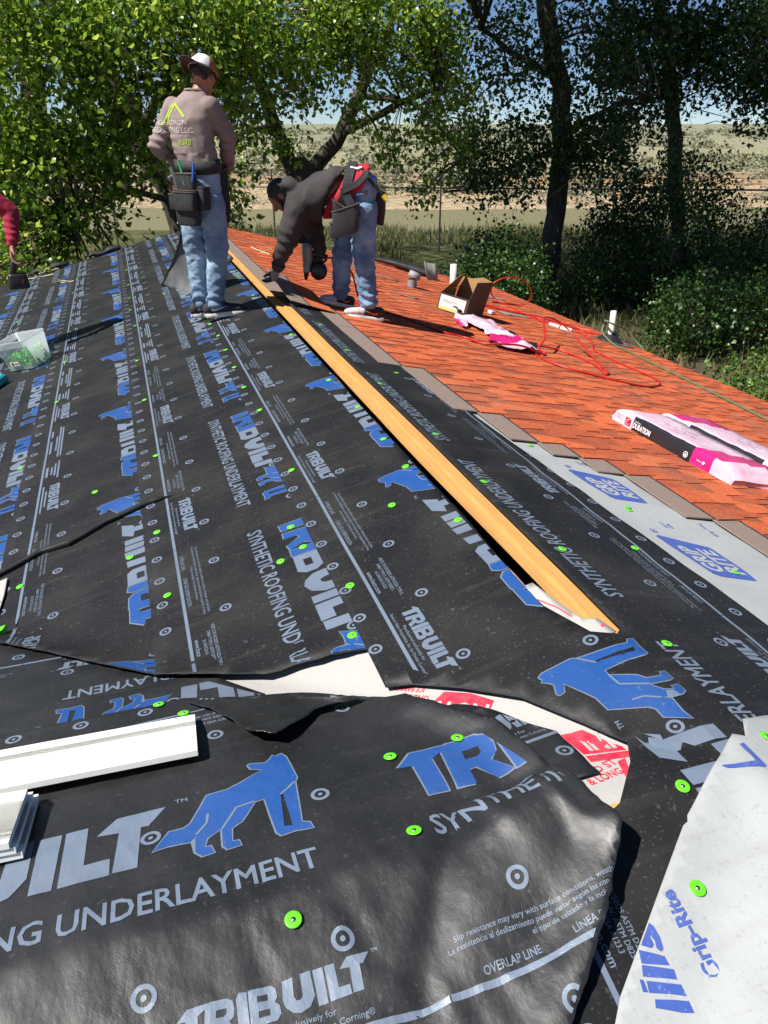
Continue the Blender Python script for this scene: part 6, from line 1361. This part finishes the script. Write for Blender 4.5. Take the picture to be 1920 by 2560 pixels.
# belt, straps, pouches, hammer
b = MB()
def ribbon(bb, pts, w_, nrm, th=.006):
    pts = smooth_path(pts, 5); n = len(pts); V = []
    for i, p in enumerate(pts):
        t_ = (pts[min(i + 1, n - 1)] - pts[max(i - 1, 0)]).normalized(); nn_ = Vector(nrm(p)) if callable(nrm) else Vector(nrm); sd_ = t_.cross(nn_).normalized() * w_ / 2; nn_ = nn_.normalized() * th / 2
        V += [p - sd_ - nn_, p + sd_ - nn_, p + sd_ + nn_, p - sd_ + nn_]
    bb.add(V, [(i * 4 + j, i * 4 + (j + 1) % 4, (i + 1) * 4 + (j + 1) % 4, (i + 1) * 4 + j) for i in range(n - 1) for j in range(4)] + [(3, 2, 1, 0), (4 * n - 4, 4 * n - 3, 4 * n - 2, 4 * n - 1)], 0, False)
ribbon(b, [(-.20, -.10, .74), (-.165, -.185, .79), (-.115, -.205, .90), (-.08, -.165, 1.03), (-.055, -.06, 1.105), (-.05, .06, 1.105), (-.08, .165, 1.03), (-.12, .20, .90), (-.18, .17, .78)], .065, lambda p: (0, p.y, p.z - .92)); tbB = b.build('tool_belt', [M['belt']], pB)
b = MB(); ribbon(b, [(-.14, -.205, .93), (-.02, -.205, .985), (.04, -.15, 1.05), (.02, -.03, 1.09)], .04, lambda p: (0, p.y, p.z - .92)); b.build('strap', [M['belt']], tbB)
b = MB(); ribbon(b, [(-.10, -.212, .90), (-.055, -.222, .82), (-.02, -.222, .76)], .06, (0, -1, 0)); b.build('strap', [M['belt_grey']], tbB)
pouch(tbB, (-.105, -.245, .735), (.10, 0, .03), (0, .05, 0), .185, .80, M['belt_grey']); pouch(tbB, (-.155, -.25, .79), (.045, 0, -.03), (0, .04, 0), .12, .8, M['belt']); pouch(tbB, (-.195, -.235, .665), (.028, 0, -.01), (0, .03, 0), .10, .8, M['belt_grey'])
pouch(tbB, (.115, .07, .80), (.075, 0, -.02), (0, .09, 0), .23, .75, M['belt'])
b = MB(); b.tube([(.0, -.12, 1.065), (.06, -.13, 1.01)], [.012, .013], 10); b.tube([(.055, -.13, 1.012), (.17, -.145, .895)], [.013, .012], 10, 1); b.tube([(.165, -.145, .90), (.188, -.148, .872)], [.018, .020], 10, 0); hm = b.build('hammer', [M['yellow'], M['gunblack']], tbB)
b = MB(); b.tube([(-.045, -.10, 1.075), (-.01, -.12, 1.07), (.02, -.125, 1.085)], [.014, .018, .010], 10); b.tube([(-.05, -.10, 1.075), (-.062, -.095, 1.077)], [.018, .018], 10); b.build('hammer_head', [M['steel']], hm)
# nail gun in his far hand
ng = empty('nail_gun', OB + Matrix.Rotation(R_(-16.33), 3, 'Z') @ Vector((-.42, .17, .255)), R_(-16.33)); tag(ng, 'black coil nail gun held low over the shingles by the bending person', 'nail gun')
b = MB(); b.tube([(-.01, 0, .06), (-.005, 0, .14), (0, 0, .15), (0, 0, .24), (.0, 0, .25), (0, 0, .27)], [.030, .036, .042, .042, .046, .036], 14); b.build('cylinder', [M['gunteal']], ng)
b = MB(); b.tube([(-.02, 0, .0), (-.018, 0, .03), (-.012, 0, .075)], [.012, .018, .026], 10); b.build('nose', [M['gunblack']], ng)
b = MB(); b.lathe([(0, -.035), (.062, -.035), (.066, -.028), (.066, .028), (.062, .035), (0, .035)], (.085, 0, .065), 22, 0, Matrix.Rotation(R_(90), 3, 'X')); b.build('coil_magazine', [M['gunblack']], ng)
b = MB(); b.tube([(.02, 0, .20), (.10, .0, .185), (.155, 0, .165)], [.024, .020, .022], 10); b.build('grip', [M['gunblack']], ng)
b = MB(); b.tube([(.0, 0, .085), (.04, 0, .08), (.09, 0, .10), (.15, 0, .155)], .010, 8); b.build('guard', [M['gunblack']], ng)
hose('air_hose', [tuple(OB + Matrix.Rotation(R_(-16.33), 3, 'Z') @ Vector(q)) for q in ((-.265, .17, .42), (-.18, .22, .40), (-.08, .24, .30), (-.03, .22, .12), (.02, .20, .02))] + [onR((.75, 6.1), .01), onR((.66, 6.2), .01), onR((.57, 6.33), .01)], .0075, M['red_hose'], "red hose end rising to the nail gun between the person's legs")
# ======================================================== worker at the left edge, only his red sleeve in view
pC = person((-2.21, 7.03, -S * 2.21 + .02), R_(10), 'person in crimson long sleeves at the left edge, forearm hanging into view')
b = MB(); hC = Vector((-.12, .02, 1.60)); fC = Vector((.55, -.3, -.4)); head(b, hC, fC, Z); capsule(b, (-.13, .02, 1.42), hC - Z * .04, .06, .055)
aC = [Vector((.10, -.04, 1.37)), Vector((.300, -.10, 1.15)), Vector((.262, -.19, .925))]; aD = [Vector((-.32, .02, 1.36)), Vector((-.38, -.05, 1.10)), Vector((-.28, -.20, .98))]
for A_ in (aC, aD): chain(b, A_, [.045, .037, .028])
loft(b, [((-.20, .02, .95), (.14, 0, 0), (0, .09, 0)), ((-.17, .02, 1.2), (.14, 0, 0), (0, .09, 0)), ((-.12, .01, 1.40), (.15, 0, 0), (0, .08, 0))])
for s in (-1, 1): chain(b, [Vector((-.22 + .09 * s, .02, .93)), Vector((-.24 + .11 * s, -.02, .44)), Vector((-.25 + .12 * s, .03, .04 + .03 * s))], [.075, .05, .04])
hand(b, aC[2], (-.25, -.25, -.92), (-.3, -1, 0), -1, 1.1, 1.22); hand(b, aD[2], (.6, -.6, -.4), (0, 0, 1), 1, .8)
fuse('body', b, [M['skin']], pC, .0085, 3); hair_cap(pC, hC, fC, Z)
b = MB(); loft(b, [((-.20, .02, 1.0), (.165, 0, 0), (0, .13, 0)), ((-.17, .02, 1.2), (.17, 0, 0), (0, .13, 0)), ((-.13, .01, 1.36), (.19, 0, 0), (0, .115, 0)), ((-.12, .01, 1.44), (.11, 0, 0), (0, .08, 0))], 24)
chain(b, [aC[0] - Vector((.02, 0, 0)), aC[1], aC[2] + Z * .02], [.080, .064, .044]); chain(b, [aD[0], aD[1], aD[2]], [.078, .062, .044])
def foldC(p):
    d = folds(.005, 8, 12, 4.)(p); q = (p - (aC[1] * .35 + aC[2] * .65)).length
    return d + (.008 * (1 - q / .16) * math.sin(p.z * 130 + p.x * 30) if q < .16 else 0)
fuse('sweatshirt', b, [M['crimson']], pC, .0105, 4, foldC)
b = MB(); loft(b, [((-.22, .02, .80), (.16, 0, 0), (0, .12, 0)), ((-.20, .02, 1.03), (.16, 0, 0), (0, .12, 0))], 20)
for s in (-1, 1): chain(b, [Vector((-.22 + .09 * s, .02, .84)), Vector((-.24 + .11 * s, -.02, .44)), Vector((-.25 + .12 * s, .03, .05 + .03 * s))], [.10, .08, .065])
fuse('jeans', b, [M['jeans2']], pC, .012, 4, foldJ2)
for s in (-1, 1): shoe(pC, (-.25 + .12 * s, .10, -.06 + .03 * s), (-.24 + .13 * s, -.20, -.06 + .033 * s), (-S, 0, 1))
tg = empty('cordless_tool', Vector((-2.21, 7.03, -S * 2.21 + .02)) + Matrix.Rotation(R_(10), 3, 'Z') @ Vector((.245, -.235, .60)), R_(10)); tag(tg, "black cordless cap stapler hanging from the red-sleeved person's hand", 'power tool')
b = MB(); b.box((0, 0, .06), (.16, .09, .12), 0, None, .85, .02); b.build('housing', [M['gunblack']], tg); b = MB(); b.box((-.02, .0, .15), (.05, .06, .14), 0, Matrix.Rotation(.3, 3, 'Y'), .9, .012); b.build('grip', [M['gunblack']], tg)
b = MB(); b.tube([(.08, 0, .12), (.10, .03, .20), (.06, .06, .27)], .004, 6); b.build('lanyard', [M['belt']], tg); b = MB(); b.box((.03, -.045, .06), (.01, .004, .035), 0, Matrix.Rotation(.4, 3, 'Y')); b.build('red_mark', [M['redlogo']], tg)
